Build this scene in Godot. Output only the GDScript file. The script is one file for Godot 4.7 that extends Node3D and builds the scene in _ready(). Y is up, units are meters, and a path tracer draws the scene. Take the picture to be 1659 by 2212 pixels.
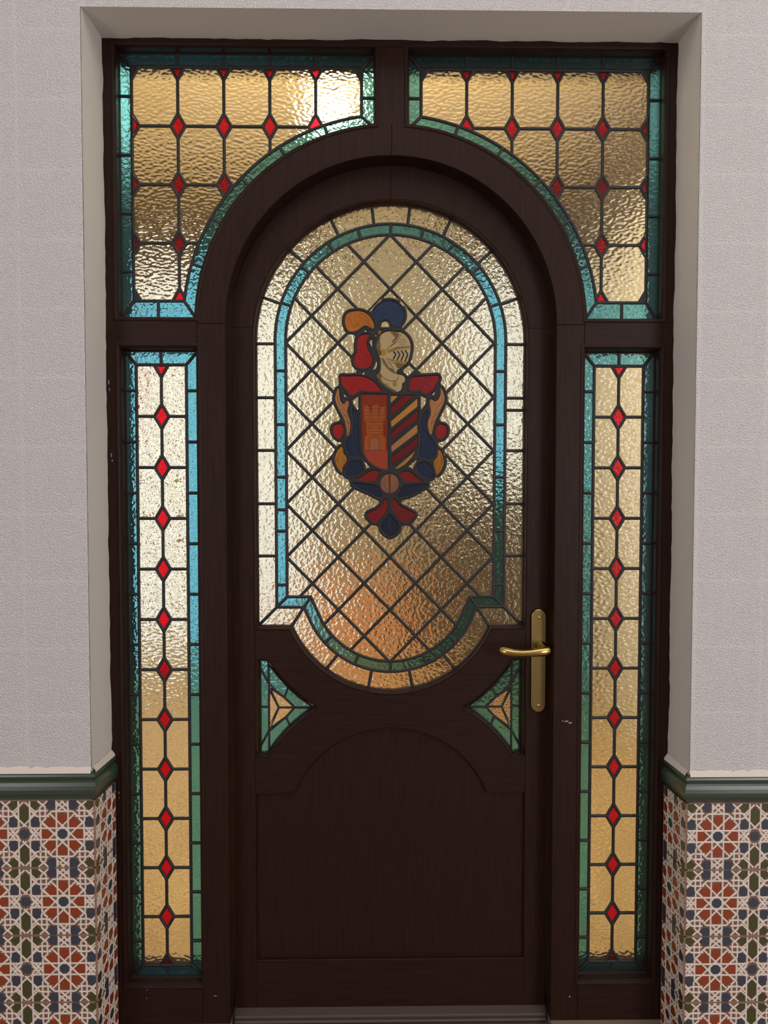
extends Node3D
# A dark wooden entrance door with leaded glass, seen from the tiled hall in front of it.
# Metres; the floor is y = 0, the side glazing lies in the plane z = 0, the camera is on +z.

const H := 1.275          # eye height; traced heights are given from the eye
const MM := 0.001
const ZF := 0.030         # front of the door frame
const ZL := -0.015        # front of the door leaf
const ZG := -0.037        # glass plane of the leaf
const ZW := 0.130         # front of the plastered wall
const LEAD := 0.0033      # half width of a lead came

const CREST := [["plume","plume_orange",[-1064,3743,-1041,3858,-973,3930,-857,3955,-721,3965,-595,3931,-489,3851,-421,3745,-372,3621,-401,3544,-465,3578,-537,3620,-605,3639,-682,3591,-770,3514,-876,3484,-993,3503,-1054,3638]],["plume","plume_blue",[-426,3918,-372,4015,-295,4101,-178,4178,-43,4202,93,4176,200,4113,277,4017,310,3902,303,3796,258,3700,200,3632,103,3632,31,3670,-4,3747,-72,3804,-159,3804,-236,3756,-295,3669,-333,3698,-382,3813]],["plume","crest_red",[-741,3369,-663,3418,-489,3424,-469,3399,-537,3332,-566,3216,-537,3081,-460,2975,-427,2889,-427,2792,-460,2705,-547,2657,-664,2637,-761,2656,-829,2714,-862,2810,-838,2926,-780,2994,-790,3138,-780,3273]],["helmet","helmet_glass",[-314,3255,-275,3361,-207,3438,-120,3487,-4,3503,132,3478,259,3479,366,3392,434,3296,467,3181,463,3065,440,2930,386,2775,289,2698,201,2630,143,2601,124,2514,211,2504,299,2475,348,2398,319,2321,260,2301,270,2214,231,2127,134,2088,17,2117,-100,2194,-226,2300,-294,2387,-357,2503,-246,2551,-226,2677,-236,2870,-271,2928,-314,3062,-330,3159]],["mantle","crest_red",[-1169,2472,-1014,2453,-819,2472,-644,2454,-508,2406,-392,2329,-294,2232,-197,2126,-314,2120,-567,2125,-703,2134,-800,2057,-898,2018,-975,2066,-995,2134,-1092,2211,-1146,2288,-1130,2365]],["mantle","crest_crimson",[484,2447,679,2457,873,2467,1136,2487,1117,2371,1049,2293,1030,2206,933,2119,855,2051,748,2080,689,2147,582,2128,416,2133,436,2253,455,2369]],["scroll","scroll_tan",[-1212,2220,-1276,2065,-1296,1940,-1258,1804,-1180,1649,-1102,1514,-1054,1359,-1015,1164,-1025,1058,-977,1087,-937,1223,-927,1398,-976,1533,-1015,1650,-985,1766,-956,1843,-985,1902,-1044,1892,-1073,1824,-1131,1824,-1174,1920,-1193,2056]],["scroll","scroll_tan",[1147,2235,1225,2119,1265,1984,1246,1867,1178,1712,1110,1576,1052,1459,994,1284,965,1089,896,1148,857,1323,876,1459,934,1575,934,1711,899,1828,914,1915,963,1944,1012,1886,1090,1906,1148,2003,1167,2119]],["shield_half","shield_amber",[-684,2038,-71,2039,-66,295,-216,318,-372,387,-509,494,-597,620,-645,757,-669,971]],["shield_stripe","shield_gold",[-2,2010,183,2010,-2,1836]],["shield_stripe","shield_crimson",[300,2020,553,2021,2,1535,2,1739]],["shield_stripe","shield_gold",[621,1953,626,1769,18,1273,2,1419]],["shield_stripe","shield_crimson",[632,1677,642,1492,18,986,8,1161]],["shield_stripe","shield_tan",[623,1356,627,1162,18,694,8,850]],["shield_stripe","shield_crimson",[643,1074,633,889,565,792,38,402,12,577]],["shield_stripe","shield_gold",[585,743,497,577,341,421,194,333,77,304]],["side_scroll","crest_blue",[-902,1723,-840,1660,-758,1563,-752,1320,-747,970,-724,698,-675,572,-802,620,-919,571,-997,698,-1065,814,-1055,912,-967,999,-895,1145,-863,1359,-882,1553]],["side_scroll","crest_blue",[856,1706,710,1531,701,1162,692,812,644,597,781,578,918,519,1025,656,1054,812,995,968,857,1104,818,1318,847,1551]],["knob","crest_red",[-1346,1295,-1268,1344,-1151,1354,-1093,1276,-1093,1159,-1152,1043,-1191,994,-1288,1062,-1350,1159]],["knob","crest_crimson",[1072,1299,1150,1357,1267,1328,1316,1241,1297,1104,1210,1017,1112,1017,1063,1085,1043,1182]],["leaf","leaf_gold",[-1142,848,-1104,771,-1104,673,-1036,615,-1016,498,-1075,420,-1124,342,-1118,206,-1202,284,-1270,401,-1309,537,-1279,654,-1221,771]],["leaf","leaf_gold",[1113,793,1181,715,1221,617,1251,481,1222,344,1154,227,1066,158,1046,266,1016,383,996,461,1025,529,1094,598]],["roundel","crest_blue",[-977,440,-880,498,-743,498,-655,421,-636,323,-704,225,-822,157,-1036,137,-1056,225,-1040,303]],["roundel","crest_blue",[595,343,634,422,742,470,879,451,997,305,997,148,939,80,801,129,684,187]],["ribbon","crest_crimson",[-236,255,-314,128,-333,21,-568,21,-822,60,-646,147,-509,245,-392,284]],["ribbon","crest_crimson",[195,207,351,275,507,226,606,109,762,21,527,11,312,21,263,109]],["medallion","medallion_pink",[199,-24,182,-112,135,-187,64,-237,-20,-255,-104,-237,-175,-187,-223,-112,-239,-24,-223,64,-175,139,-104,189,-21,206,63,189,134,139,182,64]],["ribbon","crest_blue",[-939,-9,-763,-28,-490,-57,-314,-77,-255,-184,-196,-302,-255,-370,-411,-282,-646,-175,-822,-97]],["ribbon","crest_blue",[919,-37,685,-174,469,-302,176,-370,156,-302,234,-184,293,-87,528,-67,763,-37]],["tail","crest_crimson",[-118,-370,-75,-400,-69,-556,-108,-713,-216,-811,-314,-938,-392,-938,-490,-870,-564,-752,-490,-693,-333,-635,-216,-537,-167,-439]],["tail","crest_crimson",[58,-360,137,-439,215,-556,352,-615,490,-693,588,-742,529,-831,421,-939,314,-939,215,-850,98,-723,35,-576,29,-419]],["drop","crest_blue",[-30,-723,39,-811,157,-929,206,-1046,157,-1164,79,-1223,-10,-1272,-98,-1223,-176,-1164,-235,-1046,-176,-909,-79,-811]],["ornament","leaf_gold",[-300,3482,-266,3525,-207,3515,-240,3448,-285,3434]],["ornament","leaf_gold",[-372,3396,-349,3436,-310,3390,-349,3355]],["small_pane","clear",[-227,3592,-217,3650,-178,3708,-120,3727,-62,3703,-33,3641,-33,3593]],["small_pane","clear",[-632,3489,-586,3528,-543,3501,-582,3481]],["small_pane","clear",[-479,3284,-430,3303,-427,3120,-465,3178,-489,3235]],["small_pane","clear",[-411,2618,-363,2715,-333,2821,-310,2735,-333,2648,-382,2605]],["small_pane","clear",[-658,2508,-631,2548,-602,2531,-635,2494]],["small_pane","clear",[-1100,2050,-1053,2031,-1014,1971,-1073,1979]],["small_pane","clear",[-882,1902,-752,1999,-752,1669,-830,1757,-878,1853]],["small_pane","clear",[699,2012,816,1954,820,1847,778,1769,704,1682]],["small_pane","clear",[953,2018,995,2080,1050,2113,1011,2037]],["small_pane","clear",[-632,499,-577,461,-480,353,-577,314,-587,402]],["small_pane","clear",[614,530,585,452,537,374,527,315,409,364,507,461]]]
const CREST_LINES := [[0,11,[-895,3945,-953,3830,-925,3696,-838,3581]],[0,9,[-644,3773,-721,3812,-731,3869,-663,3889,-566,3831,-489,3716,-401,3582]],[0,9,[-682,3745,-779,3638,-915,3580]],[0,8,[-605,3754,-527,3659,-440,3592]],[0,8,[-992,3830,-1012,3715,-973,3561]],[0,8,[-818,3927,-828,3773,-741,3600]],[0,6,[-566,3774,-489,3659,-411,3563]],[1,11,[-178,4159,-43,4160,15,4093,-14,4045,-62,4064]],[1,11,[-62,4025,-62,3910,-43,3814]],[1,9,[-120,4083,-237,3967,-314,3775]],[1,8,[-159,4102,-295,3986,-363,3851]],[1,9,[-23,4006,54,3891,161,3719]],[1,9,[35,4045,151,3930,239,3757]],[1,8,[74,4122,209,3988,268,3834]],[1,8,[-91,4006,-198,3871,-266,3736]],[2,9,[-547,3389,-683,3273,-702,3100,-644,2965,-528,2946]],[2,9,[-489,2869,-566,2927,-644,2869,-605,2772,-489,2734]],[2,8,[-721,3331,-751,3158,-731,3003]],[2,8,[-819,2887,-800,2752,-722,2666]],[2,8,[-741,2907,-722,2772,-625,2676]],[2,8,[-605,3331,-634,3177,-586,3023]],[3,17,[-100,3082,36,3179,152,3276,259,3459]],[3,11,[-32,3150,104,3257,200,3430]],[3,17,[-81,3040,152,3126,467,3152]],[3,11,[-71,2996,152,3083,454,3103]],[3,36,[59,3035,121,2963,55,2848]],[3,36,[150,3045,213,2964,147,2832]],[3,36,[242,3055,304,2964,238,2817]],[3,36,[333,3064,395,2964,330,2802]],[3,15,[-100,2890,75,2822,376,2790]],[3,15,[-110,2870,-3,2735,75,2629]],[3,11,[-61,2774,153,2755,357,2746]],[3,13,[311,3248,350,3248]],[3,13,[299,3218,326,3190]],[3,13,[269,3205,269,3166]],[3,13,[238,3217,211,3190]],[3,13,[226,3247,187,3247]],[3,13,[238,3277,211,3304]],[3,13,[269,3290,269,3328]],[3,13,[299,3277,326,3305]],[3,18,[257,3247,280,3247]],[3,17,[-252,2551,-178,2435,-22,2358,104,2353,172,2407,172,2494]],[3,11,[-314,2445,-217,2310,-41,2175,95,2107]],[3,16,[56,2320,66,2243,143,2233]],[3,13,[-178,2271,-80,2281,-41,2233]],[3,15,[-265,3255,-227,3178,-256,3101]],[3,11,[-100,3082,-71,3063,-42,3054]],[4,9,[-1072,2404,-780,2405,-567,2347,-392,2212]],[4,9,[-722,2154,-819,2250,-917,2211,-907,2115,-820,2115]],[4,8,[-567,2154,-489,2232,-333,2174]],[4,8,[-1091,2327,-878,2327,-683,2270]],[4,18,[-742,2144,-664,2138]],[5,9,[1049,2429,776,2409,543,2311]],[5,9,[679,2176,776,2273,894,2215,855,2099]],[5,8,[1030,2351,815,2341,582,2234]],[5,18,[640,2147,699,2153]],[6,9,[-1238,2056,-1209,1862,-1092,1727,-1034,1572]],[6,8,[-1219,1765,-1093,1591,-986,1397,-986,1145]],[6,8,[-1073,1804,-1014,1843,-995,1882]],[6,8,[-1073,1572,-986,1514]],[6,8,[-1054,1436,-957,1359]],[7,9,[1216,2061,1187,1867,1071,1731,1012,1576]],[7,8,[1197,1770,1071,1595,964,1401,965,1148]],[7,8,[1051,1809,992,1847,973,1886]],[7,8,[1052,1576,964,1517]],[7,8,[1032,1440,935,1362]],[8,8,[-625,1708,-129,1709]],[8,8,[-625,1631,-129,1632]],[8,8,[-625,1553,-129,1554]],[8,8,[-626,1476,-129,1477]],[8,16,[-606,1427,-372,1398,-129,1428]],[8,11,[-625,1757,-626,1437,-577,1379,-567,1087,-616,1048,-616,747,-109,747,-109,1049,-168,1088,-168,1379,-129,1438,-129,1758]],[8,9,[-489,1747,-489,1515]],[8,9,[-431,1748,-431,1515]],[8,9,[-279,1748,-279,1515]],[8,9,[-252,1748,-251,1515]],[8,6,[-557,1321,-173,1321]],[8,6,[-557,1253,-173,1253]],[8,6,[-557,1185,-173,1185]],[8,6,[-558,1117,-173,1117]],[8,13,[-474,757,-474,971,-441,1029,-382,1049,-314,1020,-290,952,-290,757]],[8,8,[-382,1010,-382,757]],[8,9,[-519,757,-519,990,-460,1078,-382,1097,-294,1072,-246,981,-245,757]],[8,16,[-271,1311,-271,1243]],[8,16,[-483,1301,-483,1253]],[16,9,[-840,1611,-801,1320,-879,1029,-977,834]],[16,9,[-782,1223,-801,931,-782,737]],[16,9,[-996,853,-899,795,-880,698]],[17,9,[788,1590,769,1259,858,1045,975,870]],[17,9,[730,1259,750,929,741,695]],[17,9,[956,870,878,792,859,656]],[18,9,[-1288,1256,-1190,1286,-1142,1218,-1191,1101]],[19,9,[1131,1240,1209,1279,1258,1202,1190,1104]],[20,9,[-1152,732,-1231,576,-1212,401,-1143,284]],[20,8,[-1114,576,-1075,498,-1133,459]],[20,8,[-1260,595,-1241,459]],[21,9,[1132,695,1192,539,1153,344,1095,227]],[21,8,[1074,500,1045,441,1094,402]],[21,8,[1211,578,1202,422]],[22,9,[-939,264,-880,401,-743,420,-704,323,-802,245]],[23,9,[683,344,761,402,879,363,919,226]],[26,35,[-21,187,-28,50,-16,-67,-24,-243]],[26,8,[-138,109,-157,-48,-59,-204]],[26,8,[77,109,126,-47,38,-204]],[29,9,[-412,-713,-333,-791,-392,-889]],[29,9,[-137,-497,-216,-654,-333,-772]],[30,9,[97,-497,196,-654,372,-791]],[30,9,[352,-693,411,-791,372,-890]],[31,21,[-30,-772,-24,-968,-16,-1184]],[31,9,[-118,-909,-157,-1046,-98,-1164]],[31,9,[59,-889,108,-1046,59,-1164]]]
const CREST_PAINT := [["paint_gold",[-100,3005,-108,2970,-130,2942,-161,2926,-195,2926,-226,2942,-248,2970,-256,3005,-248,3040,-226,3068,-195,3084,-161,3084,-130,3069,-108,3040]],["paint_gold",[155,2295,148,2270,130,2251,105,2245,79,2251,61,2270,54,2295,61,2320,79,2338,104,2345,130,2339,148,2320]],["paint_gold",[-100,2870,75,2809,376,2790,367,2752,153,2759,-3,2803]],["paint_gold",[-77,3034,152,3118,467,3146,463,3119,162,3091,-71,3005]],["ground_red",[-680,2034,-74,2035,-70,744,-105,744,-105,1049,-168,1088,-168,1379,-125,1438,-125,1783,-146,1783,-146,1752,-166,1752,-166,1783,-197,1783,-197,1752,-220,1752,-220,1783,-252,1783,-252,1651,-275,1651,-275,1802,-310,1802,-310,1771,-333,1771,-333,1810,-368,1810,-368,1771,-396,1771,-396,1802,-431,1802,-431,1651,-485,1651,-485,1782,-512,1782,-512,1751,-532,1751,-532,1786,-567,1786,-567,1751,-590,1751,-590,1786,-625,1786,-625,1747,-620,1437,-571,1379,-571,1087,-620,1048,-620,743,-669,743,-673,971]],["castle_door",[-466,761,-466,961,-431,1019,-382,1037,-324,1014,-296,948,-296,761]],["shield_orange",[-642,733,-76,734,-75,305,-216,328,-368,396,-501,500,-591,624]],["paint_shade",[-314,3255,-271,3352,-227,3390,-252,3255,-240,3101,-227,2947,-271,2928,-314,3062]],["paint_shade",[-227,2889,-168,2870,-100,2774,-42,2668,65,2629,124,2514,56,2533,-42,2600,-120,2677,-178,2754]],["paint_shade",[-294,2387,-357,2503,-246,2551,-207,2464,-226,2406,-178,2319,-61,2233,36,2175,134,2127,134,2092,17,2121,-100,2198,-226,2304]],["paint_shade",[-23,3487,132,3474,200,3434,152,3334,55,3237,16,3256,103,3353]],["paint_shade",[85,2774,211,2746,347,2740,289,2701,201,2635,153,2649]]]
const CORNER_PANES := [["teal",[-3108,-4249,-2854,-4753,-2857,-5284,-3114,-5283]],["teal",[-3114,-5283,-2857,-5284,-2860,-5843,-3110,-6296,-3125,-6282]],["teal",[-3084,-4163,-2888,-4164,-2868,-4204,-2871,-4713,-3098,-4256]],["teal",[-2868,-4204,-2836,-4303,-2641,-4555,-2406,-4821,-2499,-5060,-2682,-4913,-2852,-4740]],["teal",[-2406,-4821,-2144,-5061,-1843,-5275,-1856,-5302,-2251,-5300,-2499,-5060]],["teal",[-1843,-5308,-2133,-5527,-2371,-5739,-2462,-5525,-2251,-5303]],["teal",[-2371,-5739,-2635,-6018,-2860,-6350,-2860,-5857,-2686,-5711,-2462,-5525]],["teal",[-3116,-6402,-2874,-6404,-2863,-6363,-2860,-5857,-3116,-6322]],["amber",[-2855,-4846,-2631,-5299,-2860,-5790]],["amber",[-2845,-4820,-2499,-5060,-2257,-5300,-2631,-5299]],["amber",[-2631,-5299,-2257,-5300,-2462,-5525,-2851,-5803]]]


var M := {}
var taken := {}
var rng := RandomNumberGenerator.new()


func _ready() -> void:
	rng.seed = 7
	set_camera_and_light()
	make_materials()
	build_wall()
	build_rooms()
	build_frame()
	build_transoms()
	build_sidelights()
	build_leaf()
	build_tiles()
	build_hall_things()


# ------------------------------------------------------------------ camera, light
func set_camera_and_light() -> void:
	var cam := Camera3D.new()
	cam.name = "camera"
	cam.fov = rad_to_deg(2.0 * atan(1106.0 / 1661.0))
	cam.near = 0.02
	cam.far = 60.0
	add_child(cam)
	cam.position = Vector3(-0.0427, H, 1.76)
	cam.basis = Basis(Vector3.UP, deg_to_rad(-0.8698)) * Basis(Vector3.RIGHT, deg_to_rad(-2.2079)) * Basis(Vector3.BACK, deg_to_rad(0.0249))
	cam.current = true
	var we := WorldEnvironment.new()
	we.name = "environment"
	var e := Environment.new()
	e.background_mode = Environment.BG_COLOR
	e.background_color = Color(0.02, 0.02, 0.02)
	e.tonemap_mode = Environment.TONE_MAPPER_LINEAR
	e.tonemap_exposure = 1.0
	e.sdfgi_enabled = true
	e.ssao_enabled = true
	e.ssil_enabled = true
	we.environment = e
	add_child(we)
	# daylight from the glazed roof high above the near room
	area("room_skylight_light", Vector3(0.9, 4.13, 2.3), Vector3(-PI / 2, 0, 0), Vector2(4.6, 2.6), 1.8, Color(0.975, 0.985, 1.0))
	# and from two windows in the wall behind the viewer, near its corners
	area("room_window_light", Vector3(2.85, 1.35, 4.16), Vector3.ZERO, Vector2(1.1, 2.4), 5.3, Color(0.985, 0.99, 1.0))
	area("room_far_window_light", Vector3(-2.85, 1.35, 4.16), Vector3.ZERO, Vector2(1.1, 2.4), 3.1, Color(0.985, 0.99, 1.0))
	# daylight that enters the far hall through its two windows
	area("hall_window_light", Vector3(-1.16, 1.40, -3.575), Vector3(0, PI, 0), Vector2(1.36, 2.6), 0.58, Color(0.95, 0.98, 1.0))
	area("hall_small_window_light", Vector3(0.88, 2.01, -3.575), Vector3(0, PI, 0), Vector2(0.63, 1.38), 0.13, Color(0.96, 0.985, 1.0))

func area(called: String, at: Vector3, turn: Vector3, size: Vector2, energy: float, color: Color) -> void:
	var l := AreaLight3D.new()
	l.name = called
	l.area_size = size
	l.light_energy = energy
	l.light_color = color
	l.shadow_enabled = true
	l.area_range = 12.0
	add_child(l)
	l.position = at
	l.rotation = turn


# ------------------------------------------------------------------ materials
func noise_texture(seed_: int, freq: float, octaves: int, size := 512, kind := FastNoiseLite.TYPE_SIMPLEX_SMOOTH) -> ImageTexture:
	var n := FastNoiseLite.new()
	n.seed = seed_
	n.noise_type = kind
	n.frequency = freq
	n.fractal_octaves = octaves
	n.fractal_type = FastNoiseLite.FRACTAL_FBM if octaves > 1 else FastNoiseLite.FRACTAL_NONE
	var im := n.get_seamless_image(size, size)
	if octaves < 3:
		# smooth relief: average away the steps of the 8-bit picture
		im.convert(Image.FORMAT_RF)
		im.resize(size / 4, size / 4, Image.INTERPOLATE_LANCZOS)
		im.resize(size, size, Image.INTERPOLATE_CUBIC)
	return ImageTexture.create_from_image(im)


func ramp_texture(seed_: int, freq: float, octaves: int, a: Color, b: Color, size := 256) -> ImageTexture:
	var n := FastNoiseLite.new()
	n.seed = seed_
	n.frequency = freq
	n.fractal_octaves = octaves
	var im := n.get_seamless_image(size, size)
	im.convert(Image.FORMAT_RGB8)
	for y in size:
		for x in size:
			im.set_pixel(x, y, a.lerp(b, im.get_pixel(x, y).r))
	return ImageTexture.create_from_image(im)


func lin(r: float, g: float, b: float, a := 1.0) -> Color:
	var c := Color(r, g, b).linear_to_srgb()
	c.a = a
	return c


func flat(called: String, c: Color, rough := 0.6, metal := 0.0) -> StandardMaterial3D:
	var m := StandardMaterial3D.new()
	m.resource_name = called
	m.albedo_color = c
	m.roughness = rough
	m.metallic = metal
	M[called] = m
	return m


func glass(called: String, c: Color, relief: Texture2D, depth: float, rough := 0.0, across := Vector2(1, 1)) -> StandardMaterial3D:
	var m := flat(called, Color(c.r, c.g, c.b, 0.0), rough)
	m.refraction_enabled = true
	m.refraction_scale = 0.05
	if relief:
		m.heightmap_enabled = true
		m.heightmap_texture = relief
		m.heightmap_scale = depth
		m.uv1_scale = Vector3(across.x, across.y, 1)
	return m


func make_materials() -> void:
	var ripple := noise_texture(11, 0.019, 1)
	var hammered := noise_texture(5, 0.018, 2)
	var fine := noise_texture(9, 0.04, 2)
	# clear cathedral glass (door), clear ripple glass (sides), and coloured glass
	glass("clear", lin(0.86, 0.90, 0.85), hammered, 0.085, 0.06)
	glass("ripple", lin(0.90, 0.91, 0.83), ripple, 0.046, 0.02, Vector2(0.8, 1.35))
	glass("amber", lin(0.86, 0.79, 0.68), fine, 0.05, 0.05)
	glass("teal", lin(0.14, 0.51, 0.71), hammered, 0.060, 0.02)
	glass("ruby", lin(0.72, 0.004, 0.018), fine, 0.02, 0.1)
	for c in [["plume_orange", 0.60, 0.22, 0.020], ["plume_blue", 0.014, 0.055, 0.26], ["crest_red", 0.44, 0.006, 0.012], ["crest_crimson", 0.33, 0.007, 0.018], ["crest_blue", 0.007, 0.026, 0.13],
			["helmet_glass", 0.64, 0.60, 0.48], ["scroll_tan", 0.50, 0.24, 0.12], ["leaf_gold", 0.50, 0.23, 0.028], ["shield_amber", 0.50, 0.135, 0.014], ["shield_gold", 0.62, 0.36, 0.09], ["shield_tan", 0.56, 0.32, 0.17],
			["shield_crimson", 0.20, 0.003, 0.008], ["medallion_pink", 0.42, 0.21, 0.17]]:
		glass(c[0], lin(c[1], c[2], c[3]), fine, 0.02, 0.28).metallic_specular = 0.25
	for c in [["paint_gold", 0.80, 0.56, 0.10], ["ground_red", 0.60, 0.20, 0.06], ["castle_door", 0.95, 0.95, 0.95], ["shield_orange", 0.95, 0.46, 0.45], ["paint_shade", 0.34, 0.29, 0.23]]:
		glass(c[0], lin(c[1], c[2], c[3]), null, 0.0, 0.25)
	flat("enamel", lin(0.016, 0.010, 0.008), 0.6)
	flat("lead", lin(0.022, 0.021, 0.022), 0.5, 0.2)
	# wood: dark stained, grain along the member
	var grain := ramp_texture(21, 0.03, 4, lin(0.018, 0.0068, 0.0042), lin(0.032, 0.0120, 0.0075))
	for g in [["wood_up", Vector3(14, 0.9, 14)], ["wood_along", Vector3(0.9, 14, 14)]]:
		var w := flat(g[0], Color.WHITE, 0.42)
		w.albedo_texture = grain
		w.uv1_triplanar = true
		w.uv1_world_triplanar = true
		w.uv1_scale = g[1]
		w.metallic_specular = 0.3
	var pl := flat("plaster", lin(0.70, 0.672, 0.664), 0.9)
	pl.heightmap_enabled = true
	pl.heightmap_texture = noise_texture(31, 0.06, 4)
	pl.heightmap_scale = 0.30
	pl.uv1_triplanar = true
	pl.uv1_world_triplanar = true
	pl.uv1_scale = Vector3(7, 7, 7)
	flat("reveal_plaster", lin(0.69, 0.65, 0.60), 0.85)
	flat("white_grout", lin(0.74, 0.66, 0.58), 0.9)
	flat("green_glaze", lin(0.038, 0.056, 0.036), 0.22)
	flat("tile_ground", lin(0.20, 0.105, 0.075), 0.35)
	flat("tile_edge", lin(0.36, 0.22, 0.15), 0.4)
	flat("strap", lin(0.80, 0.69, 0.60), 0.35)
	flat("glaze_red", lin(0.28, 0.048, 0.014), 0.2)
	flat("glaze_blue", lin(0.048, 0.054, 0.075), 0.2)
	flat("glaze_olive", lin(0.068, 0.062, 0.020), 0.2)
	flat("fleck", lin(0.30, 0.28, 0.27), 0.7)
	flat("brass", lin(0.52, 0.38, 0.13), 0.22, 1.0)
	flat("brass_dull", lin(0.30, 0.22, 0.085), 0.32, 1.0)
	flat("weather_wood", lin(0.075, 0.052, 0.041), 0.6)
	flat("floor_stone", lin(0.26, 0.18, 0.14), 0.5)
	flat("hall_wall", lin(0.82, 0.82, 0.79), 0.9)
	flat("hall_far_wall", lin(0.50, 0.47, 0.40), 0.9)
	flat("hall_ceiling", lin(0.80, 0.64, 0.38), 0.9)
	flat("hall_floor", lin(0.76, 0.57, 0.30), 0.5)
	M.hall_floor.albedo_color = Color.WHITE
	M.hall_floor.albedo_texture = ramp_texture(41, 0.035, 4, lin(0.36, 0.24, 0.115), lin(1.0, 0.80, 0.46))
	M.hall_floor.uv1_triplanar = true
	M.hall_floor.uv1_world_triplanar = true
	M.hall_floor.uv1_scale = Vector3(0.8, 0.8, 0.8)
	flat("terracotta", lin(0.86, 0.42, 0.22), 0.6)
	flat("hall_wood", lin(0.12, 0.085, 0.040), 0.5)
	flat("red_cloth", lin(0.55, 0.03, 0.03), 0.9)
	flat("hall_bar", lin(0.48, 0.46, 0.41), 0.6)
	flat("white_paint", lin(0.75, 0.75, 0.72), 0.6)
	var em := flat("lamp_glow", lin(1.0, 0.85, 0.6), 0.5)
	em.emission_enabled = true
	em.emission = Color(1.0, 0.86, 0.62)
	em.emission_energy_multiplier = 9.0
	var wn := flat("daylight_pane", lin(0.9, 0.9, 0.9), 0.5)
	wn.emission_enabled = true
	wn.emission = Color(0.95, 0.98, 1.0)
	wn.emission_energy_multiplier = 0.3
	var cp := flat("ceiling_diffuser", lin(0.9, 0.9, 0.9), 0.5)
	cp.emission_enabled = true
	cp.emission = Color(1.0, 0.96, 0.92)
	cp.emission_energy_multiplier = 1.2


# ------------------------------------------------------------------ shape helpers
func begin() -> SurfaceTool:
	var st := SurfaceTool.new()
	st.begin(Mesh.PRIMITIVE_TRIANGLES)
	return st


func tri(st: SurfaceTool, a: Vector3, b: Vector3, c: Vector3, n: Vector3, na := Vector3.ZERO, nb := Vector3.ZERO, nc := Vector3.ZERO) -> void:
	# front faces run clockwise: (c - a) x (b - a) points to the viewer
	var p := [a, b, c]
	var q := [na if na else n, nb if nb else n, nc if nc else n]
	if (c - a).cross(b - a).dot(n) < 0.0:
		p = [a, c, b]
		q = [q[0], q[2], q[1]]
	for i in 3:
		st.set_normal(q[i])
		st.add_vertex(p[i])


func quad(st: SurfaceTool, a: Vector3, b: Vector3, c: Vector3, d: Vector3, n := Vector3.ZERO) -> void:
	var m := n if n else (c - a).cross(b - a).normalized()
	tri(st, a, b, c, m)
	tri(st, a, c, d, m)


func box(st: SurfaceTool, lo: Vector3, hi: Vector3) -> void:
	var v := []
	for i in 8:
		v.append(Vector3(hi.x if i & 1 else lo.x, hi.y if i & 2 else lo.y, hi.z if i & 4 else lo.z))
	quad(st, v[0], v[1], v[3], v[2], Vector3.FORWARD)
	quad(st, v[4], v[5], v[7], v[6], Vector3.BACK)
	quad(st, v[0], v[2], v[6], v[4], Vector3.LEFT)
	quad(st, v[1], v[3], v[7], v[5], Vector3.RIGHT)
	quad(st, v[0], v[1], v[5], v[4], Vector3.DOWN)
	quad(st, v[2], v[3], v[7], v[6], Vector3.UP)


func area_of(p: PackedVector2Array) -> float:
	var s := 0.0
	for i in p.size():
		s += p[i].cross(p[(i + 1) % p.size()])
	return s / 2.0


func tidy(p: PackedVector2Array, least := 0.0004) -> PackedVector2Array:
	var out := PackedVector2Array()
	for i in p.size():
		if p[i].distance_to(p[(i + 1) % p.size()]) > least:
			out.append(p[i])
	if area_of(out) < 0.0:
		out.reverse()
	return out


func offset(p: PackedVector2Array, d: float) -> PackedVector2Array:
	# positive d grows a counter-clockwise outline, corners stay mitred
	var out := PackedVector2Array()
	for i in p.size():
		out.append(p[i] + mitre(p, i) * d)
	return out


func mitre(p: PackedVector2Array, i: int) -> Vector2:
	var e0 := (p[i] - p[i - 1]).normalized()
	var e1 := (p[(i + 1) % p.size()] - p[i]).normalized()
	var n0 := Vector2(e0.y, -e0.x)
	var n1 := Vector2(e1.y, -e1.x)
	return (n0 + n1) / maxf(1.0 + n0.dot(n1), 0.25)


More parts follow.
